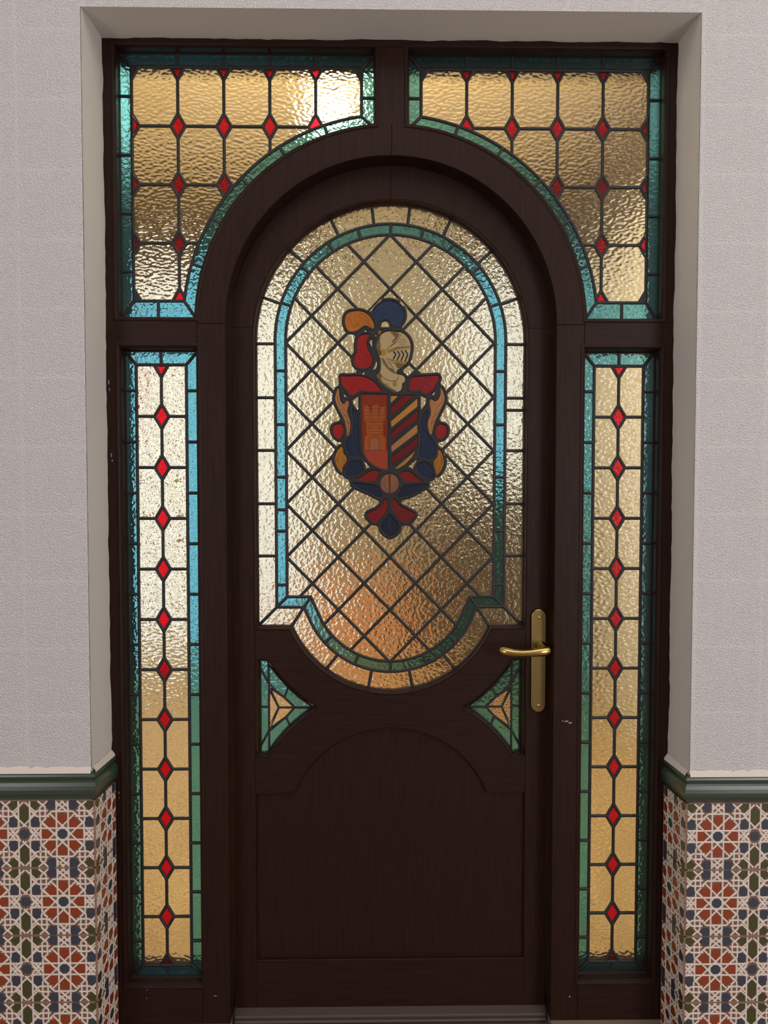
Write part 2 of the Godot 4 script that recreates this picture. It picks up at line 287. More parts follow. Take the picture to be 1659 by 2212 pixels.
func extrude(st: SurfaceTool, poly: PackedVector2Array, z0: float, z1: float, bevel := 0.0, uv_at := Vector2.ZERO, uv_turn := 0.0, uv_size := 0.0) -> void:
	var p := tidy(poly)
	var top := offset(p, -bevel) if bevel > 0.0 else p
	for face in [[top, z1, Vector3.BACK], [p, z0, Vector3.FORWARD]]:
		var f: PackedVector2Array = face[0]
		var ids := Geometry2D.triangulate_polygon(f)
		for k in range(0, ids.size(), 3):
			var v := [f[ids[k]], f[ids[k + 1]], f[ids[k + 2]]]
			var w := [Vector3(v[0].x, v[0].y, face[1]), Vector3(v[1].x, v[1].y, face[1]), Vector3(v[2].x, v[2].y, face[1])]
			var order := [0, 1, 2] if (w[2] - w[0]).cross(w[1] - w[0]).dot(face[2]) > 0.0 else [0, 2, 1]
			for j in order:
				if uv_size > 0.0:
					st.set_uv((v[j] / uv_size).rotated(uv_turn) + uv_at)
				st.set_normal(face[2])
				st.add_vertex(w[j])
	var mid := z1 - bevel
	for i in p.size():
		var j := (i + 1) % p.size()
		var e := (p[j] - p[i]).normalized()
		var n := Vector3(e.y, -e.x, 0)
		if uv_size > 0.0:
			st.set_uv(uv_at)
		quad(st, Vector3(p[i].x, p[i].y, z0), Vector3(p[j].x, p[j].y, z0), Vector3(p[j].x, p[j].y, mid), Vector3(p[i].x, p[i].y, mid), n)
		if bevel > 0.0:
			quad(st, Vector3(p[i].x, p[i].y, mid), Vector3(p[j].x, p[j].y, mid), Vector3(top[j].x, top[j].y, z1), Vector3(top[i].x, top[i].y, z1), (n + Vector3.BACK).normalized())


func ring(st: SurfaceTool, p: PackedVector2Array, prof: Array, side := -1.0) -> void:
	# a moulding round a closed outline: prof lists [offset outwards, z]; faces look to +z, or to the inside of the outline (side -1)
	var n := p.size()
	var mit := []
	var edge := []
	for i in n:
		mit.append(mitre(p, i))
		var e := (p[(i + 1) % n] - p[i]).normalized()
		edge.append(Vector2(e.y, -e.x))
	for k in prof.size() - 1:
		var a: Array = prof[k]
		var b: Array = prof[k + 1]
		var d := Vector2(b[0] - a[0], b[1] - a[1]).normalized()
		var f := Vector2(d.y, -d.x)         # (outwards, z)
		if f.y < -0.03 or (absf(f.y) <= 0.03 and f.x * side < 0.0):
			f = -f
		for i in n:
			var j := (i + 1) % n
			var ni: Vector2 = mit[i].normalized() if edge[i].dot(edge[i - 1]) > 0.88 else edge[i]
			var nj: Vector2 = mit[j].normalized() if edge[i].dot(edge[j]) > 0.88 else edge[i]
			var v := [p[i] + mit[i] * a[0], p[j] + mit[j] * a[0], p[j] + mit[j] * b[0], p[i] + mit[i] * b[0]]
			var w := [Vector3(v[0].x, v[0].y, a[1]), Vector3(v[1].x, v[1].y, a[1]), Vector3(v[2].x, v[2].y, b[1]), Vector3(v[3].x, v[3].y, b[1])]
			var wi := Vector3(ni.x * f.x, ni.y * f.x, f.y).normalized()
			var wj := Vector3(nj.x * f.x, nj.y * f.x, f.y).normalized()
			var mn := (wi + wj).normalized()
			tri(st, w[0], w[1], w[2], mn, wi, wj, wj)
			tri(st, w[0], w[2], w[3], mn, wi, wj, wi)


func sweep(st: SurfaceTool, path: PackedVector2Array, prof: Array, first: int, last: int) -> void:
	# path in (x, z); prof lists [distance to the left of the path, y]; only the legs first..last-1 are built, mitred with their neighbours
	var off := []
	for i in path.size():
		var e0 := (path[i] - path[maxi(i - 1, 0)]).normalized() if i > 0 else (path[1] - path[0]).normalized()
		var e1 := (path[i + 1] - path[i]).normalized() if i < path.size() - 1 else e0
		var n0 := Vector2(e0.y, -e0.x)
		var n1 := Vector2(e1.y, -e1.x)
		off.append((n0 + n1) / (1.0 + n0.dot(n1)))
	for i in range(first, last):
		var e := (path[i + 1] - path[i]).normalized()
		var out := Vector2(e.y, -e.x)
		var ends := [[], []]
		for k in prof.size():
			for s in 2:
				var q: Vector2 = path[i + s] + off[i + s] * prof[k][0]
				ends[s].append(Vector3(q.x, prof[k][1], q.y))
		for k in prof.size() - 1:
			var d := Vector2(prof[k + 1][0] - prof[k][0], prof[k + 1][1] - prof[k][1]).normalized()
			var fn := Vector3(out.x * -d.y, d.x, out.y * -d.y)
			var outward := Vector3(out.x, 0.2, out.y)
			if fn.dot(outward) < 0.0:
				fn = -fn
			quad(st, ends[0][k], ends[1][k], ends[1][k + 1], ends[0][k + 1], fn)


func arc(c: Vector2, r: float, from_deg: float, to_deg: float, steps: int) -> PackedVector2Array:
	var out := PackedVector2Array()
	for i in steps + 1:
		var t := deg_to_rad(lerpf(from_deg, to_deg, float(i) / steps))
		out.append(c + Vector2(cos(t), sin(t)) * r)
	return out


func mirror(p: PackedVector2Array) -> PackedVector2Array:
	var out := PackedVector2Array()
	for v in p:
		out.append(Vector2(-v.x, v.y))
	out.reverse()
	return out


func from_tenths(a: Array) -> PackedVector2Array:
	# traced outline, tenths of a millimetre from the eye's height
	var out := PackedVector2Array()
	for i in range(0, a.size(), 2):
		out.append(Vector2(a[i] * 0.0001, a[i + 1] * 0.0001 + H))
	return out


func rounder(p: PackedVector2Array, times := 1) -> PackedVector2Array:
	var q := p
	for t in times:
		var o := PackedVector2Array()
		for i in q.size():
			var b := q[(i + 1) % q.size()]
			o.append(q[i].lerp(b, 0.25))
			o.append(q[i].lerp(b, 0.75))
		q = o
	return q


# ------------------------------------------------------------------ objects
func numbered(called: String) -> String:
	taken[called] = taken.get(called, -1) + 1
	return called if taken[called] == 0 else "%s_%03d" % [called, taken[called]]


func thing(called: String, label: String, category: String, kind := "", group := "") -> Node3D:
	var o := Node3D.new()
	o.name = numbered(called)
	add_child(o)
	tag(o, label, category, kind, group)
	return o


func tag(o: Node, label: String, category: String, kind := "", group := "") -> void:
	o.set_meta("label", label)
	o.set_meta("category", category)
	if kind:
		o.set_meta("kind", kind)
	if group:
		o.set_meta("group", group)


func part(st: SurfaceTool, called: String, material: String, parent: Node, label := "") -> MeshInstance3D:
	var o := MeshInstance3D.new()
	o.name = called
	o.mesh = st.commit()
	o.material_override = null
	for i in o.mesh.get_surface_count():
		o.mesh.surface_set_material(i, M[material])
	parent.add_child(o, true)
	if label:
		o.set_meta("label", label)
	return o


func node(called: String, parent: Node, label := "") -> Node3D:
	var o := Node3D.new()
	o.name = called
	parent.add_child(o, true)
	if label:
		o.set_meta("label", label)
	return o


# ------------------------------------------------------------------ leaded glass
func pane(visible: PackedVector2Array, z: float, material: String, called: String, parent: Node, lead: SurfaceTool, label := "", grow := LEAD) -> MeshInstance3D:
	# visible: the outline of the glass between the cames
	var p := tidy(visible)
	if p.size() < 3 or area_of(p) < 0.00002:
		return null
	var st := begin()
	extrude(st, offset(p, 0.0008), z - 0.0015, z + 0.0015, 0.0, Vector2(rng.randf(), rng.randf()), rng.randf_range(-0.15, 0.15), 0.11)
	var o := part(st, called, material, parent, label)
	if lead:
		ring(lead, p, [[-0.0004, z + 0.0016], [0.0002, z + 0.0030], [grow * 0.5, z + 0.0040], [grow + 0.0002, z + 0.0044]])
		ring(lead, p, [[0.0002, z - 0.0018], [grow + 0.0002, z - 0.0040]])
	return o


func cell(outline: PackedVector2Array, region: PackedVector2Array, z: float, material: String, called: String, parent: Node, lead: SurfaceTool, minus := PackedVector2Array()) -> void:
	# outline and region run along the middle of the cames
	for piece in Geometry2D.intersect_polygons(outline, region):
		var left := [piece]
		if minus.size():
			left = Geometry2D.clip_polygons(piece, minus)
		for q in left:
			var t := tidy(q)
			if t.size() < 3:
				continue
			var made := false
			for shrunk in Geometry2D.offset_polygon(t, -LEAD, Geometry2D.JOIN_MITER):
				var sp := tidy(shrunk)
				if sp.size() > 2 and area_of(sp) > 0.000045:
					made = pane(sp, z, material, called, parent, lead) != null or made
			if not made:
				extrude(lead, t, z - 0.002, z + 0.0040)     # too small for glass: filled with lead and solder


func band(outer: PackedVector2Array, inner: PackedVector2Array, breaks: Array, z: float, material: String, called: String, parent: Node, lead: SurfaceTool) -> void:
	# one pane between each pair of neighbouring break indices of two outlines with the same number of points
	var n := outer.size()
	for k in breaks.size():
		var a: int = breaks[k]
		var b: int = breaks[(k + 1) % breaks.size()]
		var p := PackedVector2Array()
		var back := PackedVector2Array()
		var i := a
		while true:
			p.append(outer[i])
			back.append(inner[i])
			if i == b:
				break
			i = (i + 1) % n
		back.reverse()
		p.append_array(back)
		for shrunk in Geometry2D.offset_polygon(tidy(p), -LEAD, Geometry2D.JOIN_MITER):
			pane(tidy(shrunk), z, material, called, parent, lead)


func index_near(p: PackedVector2Array, at: Vector2) -> int:
	var best := 0
	for i in p.size():
		if p[i].distance_to(at) < p[best].distance_to(at):
			best = i
	return best


func with_points(p: PackedVector2Array, add: Array) -> PackedVector2Array:
	# inserts each point on the nearest edge of the outline, so that later offsets keep a vertex there
	var q := p.duplicate()
	for at in add:
		var best := 0
		var least := 1e9
		for i in q.size():
			var c := Geometry2D.get_closest_point_to_segment(at, q[i], q[(i + 1) % q.size()])
			if c.distance_to(at) < least:
				least = c.distance_to(at)
				best = i
		var c := Geometry2D.get_closest_point_to_segment(at, q[best], q[(best + 1) % q.size()])
		if c.distance_to(q[best]) > 0.0006 and c.distance_to(q[(best + 1) % q.size()]) > 0.0006:
			q.insert(best + 1, c)
	return q


func breaks_at(p: PackedVector2Array, at: Array) -> Array:
	var out := []
	for v in at:
		var i := index_near(p, v)
		if not out.has(i):
			out.append(i)
	out.sort()
	return out


func bead(opening: PackedVector2Array, front: float, glass_z: float, parent: Node, w := 0.007) -> void:
	# the moulded glazing bead that lines an opening
	var st := begin()
	var d := glass_z + 0.0045
	ring(st, opening, [[0.0085, front], [0.0080, front + 0.0010], [0.0060, front + 0.0022], [0.0025, front + 0.0022], [0.0004, front + 0.0010], [0.0, front], [-0.0005, front - 0.002], [-w * 0.25, front - 0.0025], [-w * 0.5, front - 0.006], [-w * 0.6, d + 0.004], [-w * 0.85, d + 0.0015], [-w, d], [-w - 0.0005, glass_z - 0.002]])
	ring(st, opening, [[-w - 0.0005, glass_z - 0.002], [-w * 0.7, glass_z - 0.02], [0.0, glass_z - 0.022]])
	part(st, "glazing_bead", "wood_up", parent)


# ------------------------------------------------------------------ wall, rooms
func build_wall() -> void:
	var w := thing("wall_front", "off-white textured plaster wall around the recessed door", "wall", "structure")
	var lo := -0.13
	var top := H + 0.978
	for s in [-1.0, 1.0]:
		var st := begin()
		box(st, Vector3(minf(s * 0.644, s * 3.4), 0, lo), Vector3(maxf(s * 0.644, s * 3.4), top, ZW))
		part(st, "plaster_side", "plaster", w)
	var st2 := begin()
	box(st2, Vector3(-3.4, top, lo), Vector3(3.4, 4.2, ZW))
	part(st2, "plaster_lintel", "plaster", w)
	# the smoother reveal coat: its inner edge laps unevenly over the frame
	var n := FastNoiseLite.new()
	n.seed = 3
	n.frequency = 9.0
	for s in [-1.0, 1.0]:
		var st := begin()
		var prev := []
		for i in 121:
			var y := (top - 0.001) * (1.0 - i / 120.0)
			var wob := n.get_noise_2d(y * 0.35, s * 5.0) * 0.004 + n.get_noise_2d(y * 2.3, s * 9.0) * 0.0022
			var row := [Vector3(s * (0.6425 + n.get_noise_2d(y * 4.0, s) * 0.0012), y, ZW + 0.0006), Vector3(s * 0.6375, y, 0.07), Vector3(s * (0.634 - wob), y, ZF + 0.001), Vector3(s * 0.646, y, ZF + 0.0005)]
			if prev:
				for k in 3:
					quad(st, prev[k], row[k], row[k + 1], prev[k + 1], Vector3(-s, 0, 0.12 if k < 2 else 1.0).normalized())
			prev = row
		part(st, "reveal", "reveal_plaster", w)
	var st3 := begin()
	var prev3 := []
	for i in 81:
		var x := lerpf(-0.642, 0.642, i / 80.0)
		var wob := n.get_noise_2d(x * 0.4, 30.0) * 0.004 + n.get_noise_2d(x * 2.5, 41.0) * 0.0022
		var row := [Vector3(x, top - 0.0005 + n.get_noise_2d(x * 4.0, 50.0) * 0.001, ZW + 0.0006), Vector3(x, top - 0.002, 0.07), Vector3(x, H + 0.972 + wob, ZF + 0.001), Vector3(x, H + 0.99, ZF + 0.0005)]
		if prev3:
			for k in 3:
				quad(st3, prev3[k], row[k], row[k + 1], prev3[k + 1], Vector3(0, -1, 0.12 if k < 2 else 1.0).normalized())
		prev3 = row
	part(st3, "soffit", "reveal_plaster", w)


func slab(called: String, label: String, category: String, lo: Vector3, hi: Vector3, material: String) -> Node3D:
	var st := begin()
	box(st, lo, hi)
	var o := MeshInstance3D.new()
	o.name = numbered(called)
	o.mesh = st.commit()
	o.mesh.surface_set_material(0, M[material])
	add_child(o)
	tag(o, label, category, "structure")
	return o


func build_rooms() -> void:
	# the near room
	slab("floor", "brown stone floor in front of the door", "floor", Vector3(-3.5, -0.1, -0.13), Vector3(3.5, 0, 4.3), "floor_stone")
	slab("ceiling", "white ceiling of the room in front of the door", "ceiling", Vector3(-3.5, 4.20, -0.13), Vector3(3.5, 4.30, 4.3), "plaster")
	slab("wall_left", "off-white side wall of the near room, to the left", "wall", Vector3(-3.5, 0, ZW), Vector3(-3.4, 4.2, 4.3), "plaster")
	slab("wall_right", "off-white side wall of the near room, to the right", "wall", Vector3(3.4, 0, ZW), Vector3(3.5, 4.2, 4.3), "plaster")
	slab("wall_back", "off-white wall of the near room behind the viewer", "wall", Vector3(-3.4, 0, 4.2), Vector3(3.4, 4.2, 4.3), "plaster")
	var sky := thing("window_7", "bright glazed roof light high over the near room", "skylight", "structure")
	var st := begin()
	box(st, Vector3(-1.4, 4.16, 1.0), Vector3(3.2, 4.20, 3.6))
	part(st, "pane", "ceiling_diffuser", sky)
	for g in [[8, 2.3, "bright tall window in the wall behind the viewer, to the right"], [9, -3.4, "bright tall window in the wall behind the viewer, to the left"]]:
		var win := thing("window_%d" % g[0], g[2], "window", "structure")
		st = begin()
		box(st, Vector3(g[1], 0.15, 4.18), Vector3(g[1] + 1.1, 2.55, 4.20))
		part(st, "pane", "daylight_pane", win)
	# the hall behind the door
	slab("floor_hall", "pale tan floor of the hall behind the glass", "floor", Vector3(-2.0, -0.1, -3.7), Vector3(1.4, 0, -0.13), "hall_floor")
	slab("ceiling_hall", "warm cream ceiling of the hall behind the glass", "ceiling", Vector3(-2.0, 3.20, -3.7), Vector3(1.7, 3.30, -0.13), "hall_ceiling")
	slab("wall_hall_left", "pale side wall of the hall behind the left sidelight", "wall", Vector3(-2.0, 0, -3.6), Vector3(-1.9, 3.20, -0.13), "hall_wall")
	slab("wall_hall_right", "pale side wall of the hall behind the right sidelight", "wall", Vector3(1.3, 0, -3.6), Vector3(1.4, 3.20, -0.13), "hall_wall")
	slab("wall_hall_far", "far wall of the hall, blurred through the glass", "wall", Vector3(-2.0, 0, -3.7), Vector3(1.7, 3.20, -3.6), "hall_far_wall")


func build_hall_things() -> void:
	# daylight windows in the far wall, barred into small lights, each under a dark shutter box
	var st := begin()
	for g in [[5, -1.85, 0.06, -0.47, 6, 8, "tall bright glazed opening of the hall, blurred behind the left half of the glass"], [6, 0.55, 1.30, 1.20, 3, 4, "small bright window of the hall, blurred behind the right half of the glass"]]:
		var w := thing("window_%d" % g[0], g[6], "window", "structure")
		st = begin()
		box(st, Vector3(g[1], g[2], -3.60), Vector3(g[3], 2.72, -3.585))
		part(st, "pane", "daylight_pane", w)
		for r in [[g[1] - 0.06, g[2] - 0.06, g[1], 2.72], [g[3], g[2] - 0.06, g[3] + 0.06, 2.72], [g[1], g[2] - 0.06, g[3], g[2]]]:
			st = begin()
			box(st, Vector3(r[0], r[1], -3.60), Vector3(r[2], r[3], -3.50))
			part(st, "frame", "hall_bar", w)
		for k in range(1, g[4]):
			var x := lerpf(g[1], g[3], float(k) / g[4])
			st = begin()
			box(st, Vector3(x - 0.025, g[2], -3.55), Vector3(x + 0.025, 2.72, -3.51))
			part(st, "bar", "hall_bar", w)
		for k in range(1, g[5]):
			var y := lerpf(g[2], 2.72, float(k) / g[5])
			st = begin()
			box(st, Vector3(g[1], y - 0.02, -3.545), Vector3(g[3], y + 0.02, -3.515))
			part(st, "bar", "hall_bar", w)
		st = begin()
		box(st, Vector3(g[1] - 0.06, 2.72, -3.60), Vector3(g[3] + 0.06, 3.16, -3.42))
		part(st, "shutter_box", "hall_wood", w)
	# dark beam high on the right wall of the hall
	var bm := slab("beam", "dark wooden beam high along the right hall wall, blurred behind the right transom", "beam", Vector3(1.16, 2.62, -3.40), Vector3(1.30, 3.06, -1.60), "hall_wood")
	# red hanging beside the glazed opening
	var rc := thing("curtain", "narrow red hanging, blurred in the top left panes of the left sidelight", "curtain")
	st = begin()
	for k in 5:
		var x0 := -1.90 + k * 0.030
		quad(st, Vector3(x0, 1.55, -3.44 + 0.012 * (k % 2)), Vector3(x0 + 0.030, 1.55, -3.44 + 0.012 * ((k + 1) % 2)), Vector3(x0 + 0.030, 2.50, -3.44 + 0.012 * ((k + 1) % 2)), Vector3(x0, 2.50, -3.44 + 0.012 * (k % 2)))
	part(st, "cloth", "red_cloth", rc)
	st = begin()
	box(st, Vector3(-1.90, 2.50, -3.455), Vector3(-1.74, 2.52, -3.42))
	part(st, "rail", "hall_bar", rc)
	# low chest at the far wall
	var ch := thing("chest", "low terracotta-coloured chest, blurred behind the bulge at the foot of the glass", "chest")
	st = begin()
	box(st, Vector3(-0.42, 0.0, -3.58), Vector3(0.22, 0.50, -3.05))
	part(st, "body", "terracotta", ch)
	st = begin()
	box(st, Vector3(-0.44, 0.50, -3.585), Vector3(0.24, 0.62, -3.03))
	part(st, "lid", "terracotta", ch)
	# cupboard
	var c := thing("cupboard", "dark brown cupboard, blurred behind the right half of the door glass", "cupboard")
	st = begin()
	box(st, Vector3(0.26, 0.0, -3.56), Vector3(0.98, 1.20, -3.15))
	part(st, "body", "hall_wood", c)
	for x in [0.28, 0.63]:
		st = begin()
		box(st, Vector3(x, 0.08, -3.15), Vector3(x + 0.33, 1.16, -3.13))
		part(st, "door", "hall_wood", c)
	# ceiling lamp
	var l := thing("ceiling_lamp", "glowing round pendant lamp behind the upper left transom", "lamp")
	var at := Vector3(-0.185, 2.60, -1.02)
	st = begin()
	var globe := SphereMesh.new()
	globe.radius = 0.11
	globe.height = 0.22
	st.append_from(globe, 0, Transform3D(Basis(), at))
	part(st, "globe", "lamp_glow", l)
	st = begin()
	var stem := CylinderMesh.new()
	stem.top_radius = 0.06
	stem.bottom_radius = 0.05
	stem.height = 0.05
	st.append_from(stem, 0, Transform3D(Basis(), at + Vector3(0, 0.125, 0)))
	part(st, "base", "brass", l)
	st = begin()
	box(st, at + Vector3(-0.004, 0.14, -0.004), Vector3(at.x + 0.004, 3.20, at.z + 0.004))
	part(st, "cord", "enamel", l)
	var o := OmniLight3D.new()
	o.name = "lamp_light"
	o.light_color = Color(1.0, 0.92, 0.77)
	o.light_energy = 1.65
	o.omni_range = 10.0
	o.omni_attenuation = 2.0
	o.light_size = 0.1
	o.shadow_enabled = true
	l.add_child(o)
	o.position = at


# ------------------------------------------------------------------ door frame
func rect(x0: float, y0: float, x1: float, y1: float) -> PackedVector2Array:
	return PackedVector2Array([Vector2(x0, y0), Vector2(x1, y0), Vector2(x1, y1), Vector2(x0, y1)])


const ARC_Y := 0.355
const ARC_R := 0.438
const DOOR_Y := 0.353
const DOOR_R := 0.370
const SILL := 0.028       # top of the stone strip under the frame


func transom_opening() -> PackedVector2Array:
	# the left transom; bottom left, then the arch, the middle post, the top
	var c := Vector2(0, H + ARC_Y)
	var a0 := 180.0 - rad_to_deg(asin((0.366 - ARC_Y) / ARC_R))
	var a1 := 90.0 + rad_to_deg(asin(0.036 / ARC_R))
	var p := PackedVector2Array([Vector2(-0.609, H + 0.366)])
	p.append_array(arc(c, ARC_R, a0, a1, 36))
	p.append(Vector2(-0.036, H + 0.957))
	p.append(Vector2(-0.609, H + 0.957))
	return p


func build_frame() -> void:
	var f := thing("trim_1", "dark brown wooden frame with an arched head around the door", "door frame", "structure")
	var back := -0.076
	var add := func(poly: PackedVector2Array, called: String, material: String) -> void:
		var st := begin()
		extrude(st, poly, back, ZF, 0.0012)
		part(st, called, material, f)
	for s in [-1.0, 1.0]:
		add.call(rect(s * 0.655, SILL, s * 0.6085, H + 0.995), "jamb", "wood_up")
		add.call(rect(s * 0.6085, H + 0.302, s * 0.4331, H + 0.366), "transom_rail", "wood_along")
		add.call(rect(s * 0.6085, SILL, s * 0.4331, H - 1.155), "bottom_rail", "wood_along")
		# post: its head widens into the arch
		add.call(rect(s * 0.433, SILL, s * DOOR_R, H + DOOR_Y), "post", "wood_up")
	add.call(rect(-0.6085, H + 0.957, 0.6085, H + 0.995), "head_rail", "wood_along")
	add.call(rect(-0.036, H + ARC_Y + 0.4355, 0.036, H + 0.957), "middle_post", "wood_up")
	for s in [-1.0, 1.0]:
		# each half of the arch between transom and door
		var p := arc(Vector2(0, H + ARC_Y), ARC_R, 90.0, 180.0 - 1.44, 40)
		p.append(Vector2(-0.4331, H + 0.366))
		p.append(Vector2(-0.4331, H + DOOR_Y))
		p.append_array(arc(Vector2(0, H + DOOR_Y), DOOR_R, 180.0, 90.0, 40))
		add.call(p if s < 0 else mirror(p), "arch_half", "wood_up")
	# old splashes of white paint and chips in the varnish
	for k in [[-0.629, 0.222, 0.0016, 0.0060], [-0.6275, 0.206, 0.0014, 0.0045], [-0.6255, 0.060, 0.0012, 0.0070], [-0.6235, 0.048, 0.0016, 0.0030], [-0.6185, -0.7050, 0.0014, 0.0040], [-0.6180, -0.7170, 0.0012, 0.0022],
			[-0.560, -1.1640, 0.0026, 0.0020], [-0.5615, -1.1840, 0.0012, 0.0022], [-0.404, -1.1800, 0.0050, 0.0012], [0.400, -0.5450, 0.0060, 0.0022], [0.409, -0.5490, 0.0050, 0.0030], [0.392, -0.5440, 0.0024, 0.0014], [-0.157, 0.7720, 0.0040, 0.0012], [0.414, -1.1900, 0.0018, 0.0040]]:
		var c := Vector2(k[0], H + k[1])
		var p := PackedVector2Array()
		for i in 7:
			p.append(c + Vector2(cos(TAU * i / 7) * k[2], sin(TAU * i / 7) * k[3]) * rng.randf_range(0.55, 1.0))
		var st := begin()
		extrude(st, p, ZF - 0.0003, ZF + 0.0005)
		part(st, "paint_fleck", "fleck", f)
	var strip := thing("trim_3", "narrow brown stone strip under the door frame", "threshold", "structure")
	for r in [[-0.63, -0.3705, -0.10, 0.05], [0.3705, 0.63, -0.10, 0.05], [-0.3705, 0.3705, -0.10, -0.020]]:
		var st := begin()
		box(st, Vector3(r[0], 0.0, r[2]), Vector3(r[1], SILL if r[3] > 0.0 else 0.026, r[3]))
		part(st, "stone", "floor_stone", strip)


func build_transoms() -> void:
	for s in [-1.0, 1.0]:
		var w := thing("window_%d" % (1 if s < 0 else 2), ("upper left" if s < 0 else "upper right") + " leaded transom light of amber-lit octagons and red diamonds over the arch", "window", "structure")
		var open := transom_opening()
		var cols := []
		for k in 6:
			cols.append(-(0.0668 + 0.10258 * (5 - k)))
		var rows := []
		for k in 5:
			rows.append(H + 0.9251 - 0.12917 * k)
		var edge := offset(tidy(open), -0.004)
		var marks := []
		for k in range(1, 5):
			marks.append(Vector2(cols[k], H + 0.953))
		for k in 4:
			marks.append(Vector2(-0.605, (rows[k] + rows[k + 1]) / 2))
		marks.append(Vector2(-0.040, (rows[0] + rows[1]) / 2))
		marks.append(Vector2(-0.525, H + 0.370))
		var hub := Vector2(0, H + ARC_Y)
		for k in 5:
			var t := deg_to_rad(90.0 + 18.7 + 13.6 * k)
			marks.append(hub + Vector2(cos(t), sin(t)) * (ARC_R + 0.004))
		edge = with_points(edge, marks)
		var corners := [Vector2(-0.605, H + 0.370), Vector2(-0.4417, H + 0.370), Vector2(-0.040, H + ARC_Y + 0.4402), Vector2(-0.040, H + 0.953), Vector2(-0.605, H + 0.953)]
		# the cames of the border, each at its own distance from the wood
		var inner := PackedVector2Array()
		for v in edge:
			var q := v
			if absf(v.distance_to(hub) - ARC_R - 0.004) < 0.002:
				q = hub + (v - hub).normalized() * 0.470
				if v.distance_to(corners[1]) < 0.002 or q.y < rows[4]:
					q = Vector2(-0.4670, rows[4])
				elif v.distance_to(corners[2]) < 0.002 or q.x > cols[5]:
					q = Vector2(cols[5], H + ARC_Y + 0.4652)
			else:
				q = Vector2(cols[0] if v.x < -0.6 else (cols[5] if v.x > -0.045 else v.x), rows[4] if v.y < H + 0.375 else (rows[0] if v.y > H + 0.948 else v.y))
			inner.append(q)
		var outer := offset(edge, LEAD)
		var br := breaks_at(edge, marks + corners)
		if s > 0:
			open = mirror(open)
			var last := edge.size() - 1
			outer = mirror(outer)
			inner = mirror(inner)
			var br2 := []
			for i in br:
				br2.append(last - i)
			br2.sort()
			br = br2
		bead(tidy(open), ZF, 0.0, w, 0.004)
		var lead := begin()
		band(outer, inner, br, 0.0, "teal", "border_pane", w, lead)
		var dx := 0.0162
		var dy := 0.0275
		for k in 6:
			for j in 5:
				var x: float = cols[k] * -s
				var y: float = rows[j]
				cell(PackedVector2Array([Vector2(x - dx, y), Vector2(x, y - dy), Vector2(x + dx, y), Vector2(x, y + dy)]), tidy(inner), 0.0, "ruby", "diamond_pane", w, lead)
				if k < 5 and j < 4:
					var x0 := minf(cols[k] * -s, cols[k + 1] * -s)
					var x1 := maxf(cols[k] * -s, cols[k + 1] * -s)
					cell(octagon(x0, rows[j + 1], x1, rows[j], dx, dy, true, true), tidy(inner), 0.0, "ripple", "octagon_pane", w, lead)
		part(lead, "lead_came", "lead", w)


func octagon(x0: float, y0: float, x1: float, y1: float, dx: float, dy: float, cut_left: bool, cut_right: bool) -> PackedVector2Array:
	var p := PackedVector2Array()
	if cut_left:
		p.append_array(PackedVector2Array([Vector2(x0, y0 + dy), Vector2(x0 + dx, y0)]))
	else:
		p.append(Vector2(x0, y0))
	if cut_right:
		p.append_array(PackedVector2Array([Vector2(x1 - dx, y0), Vector2(x1, y0 + dy), Vector2(x1, y1 - dy), Vector2(x1 - dx, y1)]))
	else:
		p.append_array(PackedVector2Array([Vector2(x1, y0), Vector2(x1, y1)]))
	if cut_left:
		p.append_array(PackedVector2Array([Vector2(x0 + dx, y1), Vector2(x0, y1 - dy)]))
	else:
		p.append(Vector2(x0, y1))
	return p


func build_sidelights() -> void:
	for s in [-1.0, 1.0]:
		var w := thing("window_%d" % (3 if s < 0 else 4), ("tall narrow leaded sidelight to the left of the door" if s < 0 else "tall narrow leaded sidelight beside the brass handle") + ", red diamonds down its middle", "window", "structure")
		var x0 := minf(s * 0.6065, s * 0.433)
		var x1 := maxf(s * 0.6065, s * 0.433)
		var open := rect(x0, H - 1.1555, x1, H + 0.3015)
		bead(open, ZF, 0.0, w)
		var edge := offset(open, -0.007)
		var rows := []
		for k in 13:
			rows.append(H + 0.2652 - 0.11587 * k)
		var lo := minf(s * 0.5765, s * 0.4639)
		var hi := maxf(s * 0.5765, s * 0.4639)
		var mid: float = s * 0.5203
		var marks := [Vector2(mid, edge[2].y), Vector2(mid, edge[0].y)]
		for k in 12:
			for x in [edge[0].x, edge[1].x]:
				marks.append(Vector2(x, (rows[k] + rows[k + 1]) / 2))
		edge = with_points(edge, marks)
		# the cames of the border do not lie at one distance from the wood: place each side by itself
		var inner := PackedVector2Array()
		for v in edge:
			inner.append(Vector2(lo if v.x < x0 + 0.02 else (hi if v.x > x1 - 0.02 else v.x), rows[12] if v.y < H - 1.14 else (rows[0] if v.y > H + 0.28 else v.y)))
		var br := []
		for i in edge.size():
			br.append(i)
		var lead := begin()
		band(offset(edge, LEAD), inner, br, 0.0, "teal", "border_pane", w, lead)
		var region := rect(lo, rows[12], hi, rows[0])
		var dx := 0.0165
		var dy := 0.0275
		for j in 13:
			var y: float = rows[j]
			cell(PackedVector2Array([Vector2(mid - dx, y), Vector2(mid, y - dy), Vector2(mid + dx, y), Vector2(mid, y + dy)]), region, 0.0, "ruby", "diamond_pane", w, lead)
			if j < 12:
				cell(octagon(lo, rows[j + 1], mid, rows[j], dx, dy, false, true), region, 0.0, "ripple", "clear_pane", w, lead)
				cell(octagon(mid, rows[j + 1], hi, rows[j], dx, dy, true, false), region, 0.0, "ripple", "clear_pane", w, lead)
		part(lead, "lead_came", "lead", w)


